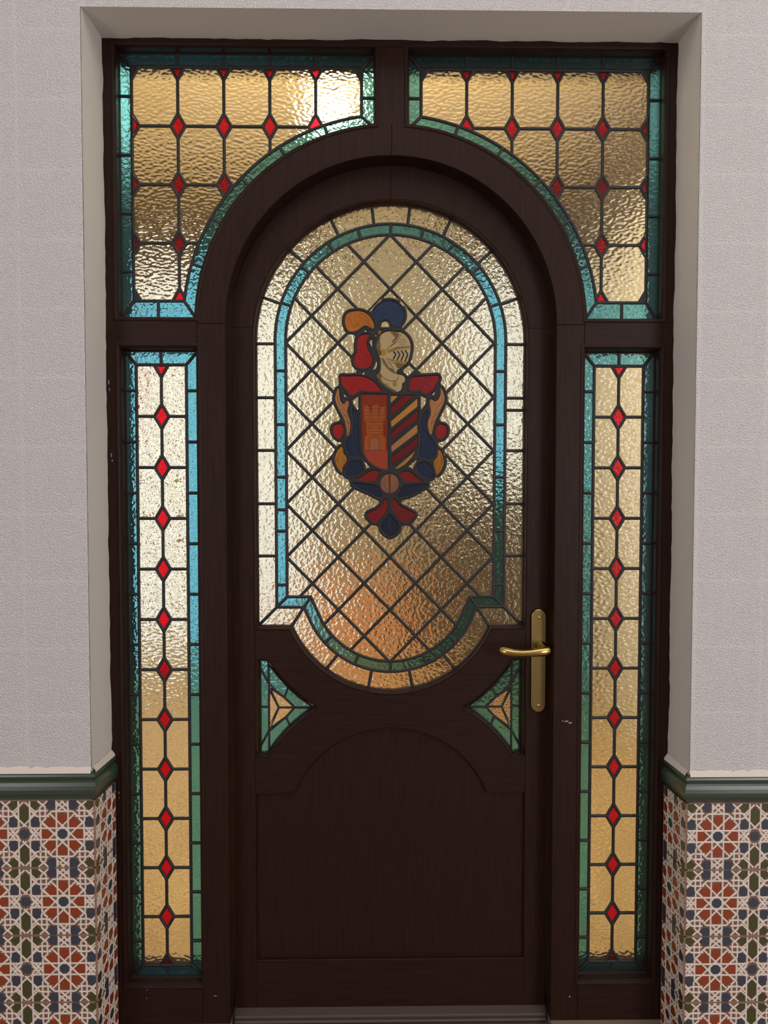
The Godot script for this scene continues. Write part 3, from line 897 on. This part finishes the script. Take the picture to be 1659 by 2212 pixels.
# ------------------------------------------------------------------ door leaf
func main_opening() -> PackedVector2Array:
	# visible glass edge of the big light: arch, straight sides, shelf and bulge; counter-clockwise from the left shelf corner
	var p := PackedVector2Array([Vector2(-0.3075, H - 0.3335)])
	var c := Vector2(0, H - 0.238)
	var r := 0.2485
	var t := rad_to_deg(asin(0.0955 / r))
	p.append_array(arc(c, r, 180.0 + t, 360.0 - t, 44))
	p.append(Vector2(0.3075, H - 0.3335))
	p.append_array(arc(Vector2(0, H + 0.3275), 0.3085, 0.0, 180.0, 60))
	return p


func corner_opening() -> PackedVector2Array:
	# left corner light, front edge in the leaf
	var p := PackedVector2Array([Vector2(-0.311, H - 0.641), Vector2(-0.276, H - 0.641)])
	var c := Vector2(0, H - 0.815)
	p.append_array(arc(c, 0.3345, 148.5, 120.7, 10))
	p.append_array(arc(Vector2(0, H - 0.239), 0.331, 239.0, 211.5, 10))
	p.append(Vector2(-0.311, H - 0.4105))
	return p


func build_leaf() -> void:
	var d := thing("door_1", "dark brown arched wooden door with a leaded glass coat of arms", "door", "structure")
	var back := -0.058
	var glass_edge := tidy(main_opening())
	var open := offset(glass_edge, 0.008)
	var c0 := tidy(corner_opening())
	var c1 := mirror(c0)
	var gap := 0.004
	var r := DOOR_R - gap
	var base := H - 1.2475
	var add := func(poly: PackedVector2Array, called: String, material: String, z0 := back, z1 := ZL, bevel := 0.0008) -> void:
		var st := begin()
		extrude(st, poly, z0, z1, bevel)
		part(st, called, material, d)
	for s in [-1.0, 1.0]:
		add.call(rect(s * r, base, s * 0.3155, H + DOOR_Y), "stile", "wood_up")
		var p := arc(Vector2(0, H + DOOR_Y), r, 90.0, 180.0, 40)
		p.append(Vector2(-0.3155, H + DOOR_Y))
		var q := PackedVector2Array()
		for v in open:
			if v.y > H + DOOR_Y and v.x < 0.0:
				q.append(v)
		q.reverse()
		q.append(Vector2(0, H + 0.3275 + 0.3165))
		p.append_array(q)
		add.call(tidy(p) if s < 0 else mirror(tidy(p)), "head", "wood_up")
	# waist rail: one board cut by the big light above, the corner lights at its sides and the panel below
	var w := PackedVector2Array([Vector2(-0.3155, H - 0.727), Vector2(-0.233, H - 0.727)])
	w.append_array(arc(Vector2(0, H - 0.815), 0.2425, 159.0, 21.0, 36))
	w.append_array(PackedVector2Array([Vector2(0.233, H - 0.727), Vector2(0.3155, H - 0.727), Vector2(0.3155, H - 0.641)]))
	for v in notch(c1):
		w.append(v)
	w.append(Vector2(0.3155, H - 0.4105))
	var low := PackedVector2Array()
	for v in open:
		if v.y < H - 0.3:
			low.append(v)
	# the outline runs left to right along the bottom: take it right to left
	var start := index_near(low, Vector2(-0.3155, H - 0.3415))
	var run := PackedVector2Array()
	for i in low.size():
		run.append(low[(start + i) % low.size()])
	run.reverse()
	w.append_array(run)
	w.append(Vector2(-0.3155, H - 0.4105))
	var n0 := notch(c0)
	for v in n0:
		w.append(v)
	w.append(Vector2(-0.3155, H - 0.641))
	add.call(tidy(w), "waist_rail", "wood_along")
	var pn := PackedVector2Array([Vector2(-0.32, H - 1.14), Vector2(0.32, H - 1.14), Vector2(0.32, H - 0.70)])
	pn.append_array(arc(Vector2(0, H - 0.815), 0.256, 25.0, 155.0, 30))
	pn.append(Vector2(-0.32, H - 0.70))
	add.call(pn, "panel", "wood_up", back + 0.004, ZL - 0.009)
	add.call(rect(-0.3155, base, 0.3155, H - 1.126), "bottom_rail", "wood_along")
	# weather bar
	var st := begin()
	sweep(st, PackedVector2Array([Vector2(-0.364, ZL), Vector2(0.364, ZL)]), [[0.0, 0.0345], [-0.020, 0.0285], [-0.0225, 0.0265], [-0.0225, 0.0235], [-0.0185, 0.0215], [-0.0185, 0.0195], [-0.0235, 0.0180], [-0.0255, 0.0145], [-0.0235, 0.0115], [-0.0195, 0.0105], [-0.0195, 0.0085], [-0.0270, 0.0065], [-0.0280, 0.0010], [0.0, 0.0010]], 0, 1)
	part(st, "weather_bar", "weather_wood", d)
	# beads
	bead_to(open, glass_edge, d)
	for c in [c0, c1]:
		bead_to(c, offset(c, -0.006), d)
	build_main_glass(glass_edge, d)
	build_corner_lights(d)
	build_handle(d)


func notch(c: PackedVector2Array) -> PackedVector2Array:
	# a corner light's outline without its straight outer side, ordered for the waist rail (from below for the right one, from above for the left one)
	var right := c[0].x > 0.0
	var pts := []
	for v in c:
		pts.append(v)
	var ids := []
	for i in pts.size():
		if absf(pts[i].x) > 0.3105:
			ids.append(i)
	# rotate so that the two outer points come last
	var a := 0
	for i in pts.size():
		if absf(pts[i].x) > 0.3105 and absf(pts[(i + 1) % pts.size()].x) < 0.3105:
			a = (i + 1) % pts.size()
	var out := PackedVector2Array()
	for k in pts.size() - ids.size():
		out.append(pts[(a + k) % pts.size()])
	if right and out[0].y > out[-1].y:
		out.reverse()
	if not right and out[0].y < out[-1].y:
		out.reverse()
	return out


func bead_to(open: PackedVector2Array, edge: PackedVector2Array, parent: Node) -> void:
	var st := begin()
	var w := open[0].distance_to(edge[0]) / maxf(mitre(open, 0).length(), 0.5)
	var f := ZL
	ring(st, open, [[0.0, f], [-w * 0.12, f + 0.0015], [-w * 0.35, f + 0.001], [-w * 0.45, f - 0.003], [-w * 0.5, f - 0.008], [-w * 0.7, f - 0.009], [-w * 0.9, f - 0.012], [-w, f - 0.016], [-w, ZG - 0.003]])
	ring(st, open, [[-w, ZG - 0.003], [-w * 0.5, ZG - 0.020], [0.0, ZG - 0.021]])
	part(st, "glazing_bead", "wood_up", parent)


func build_main_glass(edge0: PackedVector2Array, d: Node) -> void:
	var g := node("leaded_panel", d, "clear diamond lattice with a blue inner border")
	var lead := begin()
	var cs := Vector2(0, H + 0.3275)
	var cb := Vector2(0, H - 0.238)
	var marks := []
	var arch_clear := [98.2, 116.5, 138.5, 161.5]
	for t in arch_clear:
		for u in [t, 180.0 - t]:
			marks.append(cs + Vector2(cos(deg_to_rad(u)), sin(deg_to_rad(u))) * 0.3085)
	for y in [0.320, 0.196, 0.074, -0.050, -0.172]:
		marks.append(Vector2(-0.3075, H + y))
		marks.append(Vector2(0.3075, H + y))
	marks.append(Vector2(0.3075, H + 0.168))
	for t in [233.0, 258.0, 282.0, 307.0]:
		marks.append(cb + Vector2(cos(deg_to_rad(t)), sin(deg_to_rad(t))) * 0.2485)
	var edge := with_points(edge0, marks)
	var corners := [Vector2(-0.3075, H - 0.3335), Vector2(-0.2294, H - 0.3335), Vector2(0.2294, H - 0.3335), Vector2(0.3075, H - 0.3335)]
	band(offset(edge, LEAD), offset(edge, -0.041), breaks_at(edge, marks + corners), ZG, "clear", "border_pane", g, lead)
	var a := offset(edge0, -0.041)
	var marks2 := []
	for t in [90.0, 106.5, 123.0, 140.5, 161.0]:
		for u in [t, 180.0 - t]:
			marks2.append(cs + Vector2(cos(deg_to_rad(u)), sin(deg_to_rad(u))) * 0.2675)
	for y in [0.258, 0.134, 0.012, -0.064, -0.114, -0.240]:
		marks2.append(Vector2(-0.2665, H + y))
		if y != -0.064:
			marks2.append(Vector2(0.2665, H + y))
	for t in [222.0, 246.0, 270.0, 294.0, 318.0]:
		marks2.append(cb + Vector2(cos(deg_to_rad(t)), sin(deg_to_rad(t))) * 0.2075)
	var a2 := with_points(tidy(a), marks2)
	var corners2 := [Vector2(-0.2665, H - 0.2925), Vector2(0.2665, H - 0.2925)]
	# the inner corners, where the shelf meets the bulge
	for s in [-1.0, 1.0]:
		corners2.append(Vector2(s * 0.200, H - 0.2925))
	var b := offset(a2, -0.0245)
	band(a2, b, breaks_at(a2, marks2 + corners2), ZG, "teal", "blue_border_pane", g, lead)
	# coat of arms first: its outline is cut out of the lattice
	var merged: Array = []
	var arms := node("coat_of_arms", d, "helmet with plumes over a castle and striped shield")
	var arms_lead := begin()
	var lines := {}
	for l in CREST_LINES:
		if not lines.has(l[0]):
			lines[l[0]] = []
		lines[l[0]].append(l)
	for i in CREST.size():
		var p := tidy(from_tenths(CREST[i][2]))
		if not CREST[i][0] in ["shield_half", "shield_stripe", "ornament", "small_pane"]:
			p = tidy(rounder(p))
		merged.append_array(Geometry2D.offset_polygon(p, 0.0095, Geometry2D.JOIN_ROUND))
		var o := pane(p, ZG, CREST[i][1], CREST[i][0], arms, arms_lead, "", 0.0026)
		if lines.has(i):
			var st := begin()
			for l in lines[i]:
				stroke(st, from_tenths(l[2]), l[1] * 0.0001, ZG + 0.0019)
			add_surface(o, st, "enamel")
	for pt in CREST_PAINT:
		var st := begin()
		extrude(st, tidy(from_tenths(pt[1])), ZG + 0.00155, ZG + 0.00180)
		part(st, "painted_patch", pt[0], arms)
	part(arms_lead, "lead_came", "lead", arms)
	var outline := merge_all(merged)
	# the sheet of lead between the pieces: the whole outline less every piece of glass
	var sheet := CSGPolygon3D.new()
	sheet.name = "lead_sheet"
	sheet.polygon = tidy(outline[0], 0.0008)
	sheet.depth = 0.0045
	sheet.material = M.lead
	for i in CREST.size():
		var hole := CSGPolygon3D.new()
		hole.name = "hole"
		hole.operation = CSGShape3D.OPERATION_SUBTRACTION
		var hp := tidy(from_tenths(CREST[i][2]))
		if not CREST[i][0] in ["shield_half", "shield_stripe", "ornament", "small_pane"]:
			hp = tidy(rounder(hp))
		hole.polygon = offset(hp, 0.0003)
		hole.depth = 0.012
		hole.position.z = 0.004
		hole.material = M.lead
		sheet.add_child(hole, true)
	arms.add_child(sheet)
	sheet.position.z = ZG + 0.0024
	# lattice
	var region := b
	for i in range(-5, 6):
		for j in range(-18, 4):
			if (i + j) % 2 == 0:
				continue
			var c := Vector2(-0.0015 + 0.0604 * i, H + 0.4466 + 0.0621 * j)
			var cellp := PackedVector2Array([c + Vector2(-0.0604, 0), c + Vector2(0, -0.0621), c + Vector2(0.0604, 0), c + Vector2(0, 0.0621)])
			cell(cellp, region, ZG, "clear", "lattice_pane", g, lead, outline[0])
	part(lead, "lead_came", "lead", g)


func merge_all(list: Array) -> Array:
	# the union of overlapping outlines: [outer boundary, holes ...]
	var shapes: Array = [list[0]]
	var rest := list.slice(1)
	var moved := true
	var outer: PackedVector2Array = list[0]
	var holes: Array = []
	while moved and rest.size():
		moved = false
		for i in rest.size():
			var u := Geometry2D.merge_polygons(outer, rest[i])
			var solid := []
			var hole := []
			for q in u:
				if Geometry2D.is_polygon_clockwise(q):
					hole.append(q)
				else:
					solid.append(q)
			if solid.size() == 1:
				outer = tidy(solid[0])
				var kept := []
				for h in holes:
					kept.append_array(Geometry2D.clip_polygons(tidy(h), rest[i]))
				holes = kept + hole
				rest.remove_at(i)
				moved = true
				break
	var out := Geometry2D.offset_polygon(outer, -0.0058, Geometry2D.JOIN_ROUND)
	return out


func stroke(st: SurfaceTool, pts: PackedVector2Array, width: float, z: float) -> void:
	# a painted line that thins towards its ends
	var curve := Curve2D.new()
	for i in pts.size():
		var t := (pts[mini(i + 1, pts.size() - 1)] - pts[maxi(i - 1, 0)]) / 6.0
		if pts.size() < 3 or width > 0.0024 or pts.size() > 7:
			t = Vector2.ZERO
		curve.add_point(pts[i], -t, t)
	var p := curve.tessellate(3, 6)
	if p.size() < 2:
		return
	for i in p.size() - 1:
		var n := (p[i + 1] - p[i]).normalized().orthogonal()
		var w0 := width / 2 * (1.0 if pts.size() == 2 or width > 0.0024 else lerpf(0.55, 1.0, 1.0 - absf(2.0 * i / (p.size() - 1) - 1.0)))
		var w1 := width / 2 * (1.0 if pts.size() == 2 or width > 0.0024 else lerpf(0.55, 1.0, 1.0 - absf(2.0 * (i + 1) / (p.size() - 1) - 1.0)))
		var v := [p[i] - n * w0, p[i + 1] - n * w1, p[i + 1] + n * w1, p[i] + n * w0]
		quad(st, Vector3(v[0].x, v[0].y, z), Vector3(v[1].x, v[1].y, z), Vector3(v[2].x, v[2].y, z), Vector3(v[3].x, v[3].y, z), Vector3.BACK)


func add_surface(o: MeshInstance3D, st: SurfaceTool, material: String) -> void:
	var m: ArrayMesh = o.mesh
	st.commit(m)
	m.surface_set_material(m.get_surface_count() - 1, M[material])


func build_corner_lights(d: Node) -> void:
	for s in [-1.0, 1.0]:
		var g := node("corner_light", d, "small three-sided green corner light with amber centre")
		var lead := begin()
		var rim := tidy(corner_opening())
		ring(lead, offset(rim if s < 0 else mirror(rim), -0.006), [[-0.0022, ZG + 0.0022], [0.0, ZG + 0.003], [0.006, ZG + 0.003]])
		for t in CORNER_PANES:
			var p := tidy(from_tenths(t[1]))
			if s > 0:
				p = mirror(p)
			for q in Geometry2D.offset_polygon(p, -0.0023, Geometry2D.JOIN_MITER):
				pane(tidy(q), ZG, t[0], "border_pane" if t[0] == "teal" else "amber_pane", g, lead, "", 0.0036)
		part(lead, "lead_came", "lead", g)


func build_handle(d: Node) -> void:
	var h := node("door_handle", d, "polished brass lever handle on a long plate")
	var x := 0.3445
	var zp := ZL + 0.0075
	# back plate with round ends
	var p := arc(Vector2(x, H - 0.2935 - 0.018), 0.0182, 0, 180, 16)
	p.append_array(arc(Vector2(x, H - 0.5365 + 0.018), 0.0182, 180, 360, 16))
	var st := begin()
	ring(st, tidy(p), [[0.0, ZL], [0.0, zp - 0.004], [-0.001, zp - 0.0012], [-0.003, zp]], 1.0)
	var inner := offset(tidy(p), -0.003)
	var ids := Geometry2D.triangulate_polygon(inner)
	for k in range(0, ids.size(), 3):
		tri(st, Vector3(inner[ids[k]].x, inner[ids[k]].y, zp), Vector3(inner[ids[k + 1]].x, inner[ids[k + 1]].y, zp), Vector3(inner[ids[k + 2]].x, inner[ids[k + 2]].y, zp), Vector3.BACK)
	part(st, "plate", "brass_dull", h)
	for y in [-0.3135, -0.5195]:
		st = begin()
		var b := SphereMesh.new()
		b.radius = 0.0042
		b.height = 0.004
		st.append_from(b, 0, Transform3D(Basis(Vector3.RIGHT, PI / 2), Vector3(x, H + y, zp + 0.0004)))
		part(st, "screw", "brass", h)
	# rose and lever
	var y0 := H - 0.384
	st = begin()
	lathe(st, Vector3(x + 0.004, y0 + 0.004, zp), [[0.0, 0.0125], [0.004, 0.0125], [0.007, 0.0105], [0.012, 0.0092], [0.030, 0.0088], [0.046, 0.0098]])
	part(st, "neck", "brass", h)
	st = begin()
	var path := [Vector3(x + 0.010, y0 + 0.004, zp + 0.046), Vector3(x + 0.002, y0 + 0.003, zp + 0.050), Vector3(x - 0.012, y0 + 0.0015, zp + 0.051), Vector3(x - 0.030, y0 - 0.0005, zp + 0.051), Vector3(x - 0.050, y0 - 0.0015, zp + 0.050), Vector3(x - 0.068, y0 - 0.001, zp + 0.048), Vector3(x - 0.082, y0 + 0.0008, zp + 0.045), Vector3(x - 0.091, y0 + 0.002, zp + 0.041), Vector3(x - 0.095, y0 + 0.0025, zp + 0.036)]
	var radii := [0.0095, 0.0112, 0.0104, 0.0086, 0.0080, 0.0086, 0.0098, 0.0096, 0.0055]
	tube(st, path, radii)
	part(st, "lever", "brass", h)


func lathe(st: SurfaceTool, at: Vector3, prof: Array) -> void:
	# prof lists [distance along +z, radius]
	var n := 24
	for k in prof.size() - 1:
		for i in n:
			var a := TAU * i / n
			var b := TAU * (i + 1) / n
			var q := []
			for v in [[k, a], [k, b], [k + 1, b], [k + 1, a]]:
				q.append(at + Vector3(cos(v[1]) * prof[v[0]][1], sin(v[1]) * prof[v[0]][1], prof[v[0]][0]))
			var slope: float = (prof[k][1] - prof[k + 1][1]) / maxf(absf(prof[k + 1][0] - prof[k][0]), 0.0001)
			var na := Vector3(cos(a), sin(a), slope).normalized()
			var nb := Vector3(cos(b), sin(b), slope).normalized()
			tri(st, q[0], q[1], q[2], (na + nb).normalized(), na, nb, nb)
			tri(st, q[0], q[2], q[3], (na + nb).normalized(), na, nb, na)


func tube(st: SurfaceTool, path: Array, radii: Array) -> void:
	var n := 16
	var rings := []
	for i in path.size():
		var t: Vector3 = (path[mini(i + 1, path.size() - 1)] - path[maxi(i - 1, 0)]).normalized()
		var u := t.cross(Vector3.UP).normalized()
		var v := u.cross(t).normalized()
		var row := []
		for k in n:
			var a := TAU * k / n
			row.append([path[i] + (u * cos(a) + v * sin(a)) * radii[i], u * cos(a) + v * sin(a)])
		rings.append(row)
	for i in path.size() - 1:
		for k in n:
			var a: Array = rings[i][k]
			var b: Array = rings[i][(k + 1) % n]
			var c: Array = rings[i + 1][(k + 1) % n]
			var e: Array = rings[i + 1][k]
			tri(st, a[0], b[0], c[0], (a[1] + c[1]).normalized(), a[1], b[1], c[1])
			tri(st, a[0], c[0], e[0], (a[1] + c[1]).normalized(), a[1], c[1], e[1])
	for s in 2:
		var i := 0 if s == 0 else path.size() - 1
		var t: Vector3 = (path[0] - path[1]).normalized() if s == 0 else (path[-1] - path[-2]).normalized()
		for k in n:
			tri(st, path[i] + t * radii[i] * 0.35, rings[i][k][0], rings[i][(k + 1) % n][0], t)


# ------------------------------------------------------------------ tiles
const TILE_H := 0.1455
const TILE_W := 0.2985


func tile_shapes() -> Dictionary:
	# one star of the strapwork, in units of the tile height, around the star's centre: straps and coloured fields
	var straps := []
	var d := 0.085
	for q in 4:
		var t := q * PI / 4
		for s in [-d, d]:
			straps.append([Vector2(-0.335, s).rotated(t), Vector2(0.335, s).rotated(t)])
	for s in [-1.0, 1.0]:
		# bars that close the petals
		straps.append([Vector2(-0.15, s * 0.337), Vector2(0.15, s * 0.337)])
		straps.append([Vector2(s * 0.315, -0.16), Vector2(s * 0.315, 0.16)])
		for u in [-1.0, 1.0]:
			# corner knots
			straps.append([Vector2(u * 0.15, s * 0.337), Vector2(u * 0.235, s * 0.255)])
			straps.append([Vector2(u * 0.315, s * 0.16), Vector2(u * 0.235, s * 0.235)])
			straps.append([Vector2(u * 0.19, s * 0.262), Vector2(u * 0.37, s * 0.262)])
			straps.append([Vector2(u * 0.21, s * 0.345), Vector2(u * 0.36, s * 0.345)])
			straps.append([Vector2(u * 0.247, s * 0.40), Vector2(u * 0.247, s * 0.235)])
			straps.append([Vector2(u * 0.325, s * 0.39), Vector2(u * 0.325, s * 0.19)])
			straps.append([Vector2(u * 0.325, s * 0.39), Vector2(u * 0.215, s * 0.49)])
			straps.append([Vector2(u * 0.247, s * 0.40), Vector2(u * 0.355, s * 0.49)])
			straps.append([Vector2(u * 0.36, s * 0.345), Vector2(u * 0.472, s * 0.235)])
			straps.append([Vector2(u * 0.37, s * 0.262), Vector2(u * 0.47, s * 0.36)])
			straps.append([Vector2(u * 0.325, s * 0.19), Vector2(u * 0.25, s * 0.12)])
			# axis knots
			straps.append([Vector2(u * 0.085, s * 0.337), Vector2(u * 0.085, s * 0.49)])
			straps.append([Vector2(u * 0.085, s * 0.40), Vector2(-u * 0.02, s * 0.49)])
			straps.append([Vector2(u * 0.065, s * 0.34), Vector2(-u * 0.085, s * 0.47)])
			straps.append([Vector2(u * 0.315, s * 0.085), Vector2(u * 0.47, s * 0.085)])
			straps.append([Vector2(u * 0.35, s * 0.075), Vector2(u * 0.47, -s * 0.05)])
			straps.append([Vector2(u * 0.315, s * 0.04), Vector2(u * 0.43, -s * 0.085)])
	# column between two stars: long hexagons and a small star (drawn at the tile's middle, x = 0.553 from either star)
	var column := []
	for s in [-1.0, 1.0]:
		for u in [-1.0, 1.0]:
			column.append([Vector2(u * 0.082, s * 0.49), Vector2(u * 0.082, s * 0.085)])
			column.append([Vector2(u * 0.01, s * 0.475), Vector2(u * 0.165, s * 0.325)])
			column.append([Vector2(u * 0.15, s * 0.285), Vector2(-u * 0.03, s * 0.105)])
			column.append([Vector2(u * 0.05, s * 0.105), Vector2(u * 0.12, s * 0.085)])
			column.append([Vector2(u * 0.07, s * 0.085), Vector2(u * 0.17, -s * 0.03)])
			column.append([Vector2(u * 0.16, s * 0.325), Vector2(u * 0.19, s * 0.345)])
	var fields := {"glaze_red": [], "glaze_blue": [], "glaze_olive": []}
	for k in 8:
		var t := k * PI / 4
		var p := PackedVector2Array()
		for v in [Vector2(0.135, 0), Vector2(0.190, -0.070), Vector2(0.290, -0.070), Vector2(0.315, 0), Vector2(0.290, 0.070), Vector2(0.190, 0.070)]:
			p.append(v.rotated(t))
		fields.glaze_red.append(p)
	var star := PackedVector2Array()
	for k in 16:
		star.append(Vector2(0.098 if k % 2 == 0 else 0.076, 0).rotated(k * PI / 8 + PI / 8))
	fields.glaze_blue.append(star)
	for s in [-1.0, 1.0]:
		for u in [-1.0, 1.0]:
			for c in [Vector2(0.158 * u, 0.438 * s), Vector2(0.395 * u, 0.178 * s)]:
				var o := PackedVector2Array()
				for k in 8:
					o.append(c + Vector2(0.080, 0).rotated(k * PI / 4 + PI / 8))
				fields.glaze_blue.append(o)
			fields.glaze_olive.append(PackedVector2Array([Vector2(0.325 * u, 0.425 * s), Vector2(0.395 * u, 0.350 * s), Vector2(0.462 * u, 0.40 * s), Vector2(0.475 * u, 0.494 * s), Vector2(0.35 * u, 0.494 * s)]))
	var middle := {"glaze_olive": [], "glaze_blue": []}
	for s in [-1.0, 1.0]:
		middle.glaze_olive.append(PackedVector2Array([Vector2(-0.072, 0.37 * s), Vector2(-0.072, 0.20 * s), Vector2(0, 0.120 * s), Vector2(0.072, 0.20 * s), Vector2(0.072, 0.37 * s), Vector2(0, 0.45 * s)]))
	var ms := PackedVector2Array()
	for k in 16:
		ms.append(Vector2(0.082 if k % 2 == 0 else 0.066, 0).rotated(k * PI / 8))
	middle.glaze_blue.append(ms)
	return {"straps": straps, "column": column, "fields": fields, "middle": middle}


func clip_to(p: PackedVector2Array, lo: float, hi: float) -> Array:
	return Geometry2D.intersect_polygons(tidy(p, 0.00001), rect(lo, -TILE_H / 2, hi, TILE_H / 2))


func tile_mesh(lo: float, hi: float) -> ArrayMesh:
	# the part of a glazed tile between lo and hi (metres from the tile's middle); its face looks to +z, its back is at z = 0
	var shapes := tile_shapes()
	var m := ArrayMesh.new()
	var st := begin()
	var thick := 0.008
	extrude(st, offset(rect(lo, -TILE_H / 2, hi, TILE_H / 2), -0.0004), 0.0, thick, 0.0012)
	st.commit(m)
	m.surface_set_material(0, M.tile_ground)
	var strips := []
	for cx in [-0.553, 0.553]:
		for s in shapes.straps:
			strips.append([s[0] + Vector2(cx, 0), s[1] + Vector2(cx, 0)])
	for s in shapes.column:
		strips.append(s)
	for u in [-1.0, 1.0]:
		for s in shapes.column:
			strips.append([s[0] + Vector2(u * 1.106, 0), s[1] + Vector2(u * 1.106, 0)])
	var inside_lo := lo + 0.0025
	var inside_hi := hi - 0.0025
	var count := {}
	for f in ["glaze_red", "glaze_blue", "glaze_olive"]:
		var g := begin()
		var any := false
		var list := []
		for cx in [-0.553, 0.553]:
			for p in shapes.fields[f]:
				list.append([p, cx])
		if shapes.middle.has(f):
			for p in shapes.middle[f]:
				for cx in [-1.106, 0.0, 1.106]:
					list.append([p, cx])
		for e in list:
			var p := PackedVector2Array()
			for v in e[0]:
				p.append((v + Vector2(e[1], 0)) * TILE_H)
			for q in clip_to(p, inside_lo, inside_hi):
				extrude(g, q, thick, thick + 0.0004, 0.0003)
				any = true
		if any:
			g.commit(m)
			m.surface_set_material(m.get_surface_count() - 1, M[f])
	var b := begin()
	var k := 0
	for s in strips:
		var p0: Vector2 = s[0] * TILE_H
		var p1: Vector2 = s[1] * TILE_H
		var n := (p1 - p0).normalized().orthogonal() * 0.0018
		k += 1
		for q in clip_to(PackedVector2Array([p0 - n, p1 - n, p1 + n, p0 + n]), inside_lo, inside_hi):
			if area_of(tidy(q)) > 0.000004:
				extrude(b, q, thick, thick + 0.0010 + 0.0002 * (k % 3), 0.0007)
	b.commit(m)
	m.surface_set_material(m.get_surface_count() - 1, M.strap)
	# bare clay rim
	var e := begin()
	for r in [[lo, -TILE_H / 2, lo + 0.0022, TILE_H / 2], [hi - 0.0022, -TILE_H / 2, hi, TILE_H / 2], [lo, TILE_H / 2 - 0.002, hi, TILE_H / 2], [lo, -TILE_H / 2, hi, -TILE_H / 2 + 0.002]]:
		extrude(e, rect(r[0] + 0.0005, r[1] + 0.0005, r[2] - 0.0005, r[3] - 0.0005), thick - 0.002, thick + 0.0004, 0.0004)
	e.commit(m)
	m.surface_set_material(m.get_surface_count() - 1, M.tile_edge)
	return m


func build_tiles() -> void:
	var full := tile_mesh(-TILE_W / 2, TILE_W / 2)
	var cut := tile_mesh(-TILE_W / 2, -TILE_W / 2 + 0.103)
	var cut_r := tile_mesh(TILE_W / 2 - 0.103, TILE_W / 2)
	for s in [-1.0, 1.0]:
		var t := thing("wall_dado_%s" % ("left" if s < 0 else "right"), ("strapwork tile dado with green capping to the left of the door" if s < 0 else "strapwork tile dado with green capping to the right of the door"), "tiled dado", "structure")
		var top := H - (0.6755 if s < 0 else 0.6905)
		for row in 5:
			var y := top - (TILE_H + 0.0018) * (row + 0.5)
			for k in 2:
				var o := MeshInstance3D.new()
				o.name = "tile"
				o.mesh = full
				t.add_child(o, true)
				o.position = Vector3(s * (0.6335 + TILE_W / 2 + 0.001 + k * (TILE_W + 0.0012)), y, ZW)
			var c := MeshInstance3D.new()
			c.name = "tile"
			c.mesh = cut if s > 0 else cut_r
			t.add_child(c, true)
			# on the reveal: turned to face the opening, slightly splayed like the wall
			var turn := Basis(Vector3.UP, s * (-PI / 2 + 0.09))
			if s > 0:
				c.transform = Transform3D(turn, Vector3(0.6415, y, ZW + 0.0085) + turn * Vector3(TILE_W / 2, 0, 0) * 1.0)
				c.transform = Transform3D(turn, Vector3(0.6415, y, ZW + 0.0075) - turn * Vector3(TILE_W / 2 - 0.103, 0, 0) - turn * Vector3(0.103, 0, 0) + turn * Vector3(TILE_W, 0, 0) * 0.0)
				c.mesh = cut_r
				c.transform = Transform3D(turn, Vector3(0.6415, y, ZW + 0.0075) - turn * Vector3(TILE_W / 2, 0, 0))
			else:
				c.mesh = cut
				c.transform = Transform3D(turn, Vector3(-0.6415, y, ZW + 0.0075) + turn * Vector3(TILE_W / 2, 0, 0))
		# grout bed behind the tiles
		var st := begin()
		box(st, Vector3(minf(s * 0.640, s * 1.24), 0.0, ZW), Vector3(maxf(s * 0.640, s * 1.24), top, ZW + 0.0062))
		part(st, "grout_bed", "tile_edge", t)
		# capping: roll, groove and torus, run along the wall and round into the reveal
		var y0 := top + 0.001
		var prof := [[0.0, y0], [0.009, y0 + 0.001], [0.0125, y0 + 0.006], [0.0145, y0 + 0.014], [0.0150, y0 + 0.022], [0.0140, y0 + 0.030], [0.0115, y0 + 0.037], [0.0080, y0 + 0.0405], [0.0062, y0 + 0.0415], [0.0062, y0 + 0.044], [0.0090, y0 + 0.0455], [0.0100, y0 + 0.049], [0.0090, y0 + 0.0535], [0.0060, y0 + 0.0560], [0.0, y0 + 0.0565]]
		for e in prof:
			e[0] *= s
		var path := PackedVector2Array([Vector2(s * 1.24, ZW), Vector2(s * 0.940, ZW), Vector2(s * 0.642, ZW), Vector2(s * 0.634, ZF + 0.001)])
		for leg in 3:
			st = begin()
			sweep(st, path, prof, leg, leg + 1)
			part(st, "capping_tile", "green_glaze", t)
		# uneven white filler above the capping
		st = begin()
		var n := FastNoiseLite.new()
		n.seed = 17
		n.frequency = 40.0
		for leg in [[Vector2(s * 1.24, ZW), Vector2(s * 0.642, ZW), 70], [Vector2(s * 0.642, ZW), Vector2(s * 0.634, ZF), 14]]:
			var prev := []
			var out := Vector3(0, 0, 1) if leg[2] > 20 else Vector3(-s, 0, 0)
			for i in leg[2] + 1:
				var q: Vector2 = (leg[0] as Vector2).lerp(leg[1], float(i) / leg[2])
				var base3 := Vector3(q.x, 0, q.y)
				var hgt := 0.011 + n.get_noise_1d(i * 0.5 + leg[2]) * 0.004 + n.get_noise_1d(i * 0.17 + 9.0) * 0.003
				var row := [base3 + Vector3(0, y0 + 0.0555, 0) + out * 0.0085, base3 + Vector3(0, y0 + 0.0575 + hgt * 0.3, 0) + out * 0.0065, base3 + Vector3(0, y0 + 0.0565 + hgt, 0) + out * 0.0007]
				if prev:
					for k in 2:
						quad(st, prev[k], row[k], row[k + 1], prev[k + 1], (out + Vector3(0, 0.7, 0)).normalized())
				prev = row
		part(st, "white_filler", "white_grout", t)
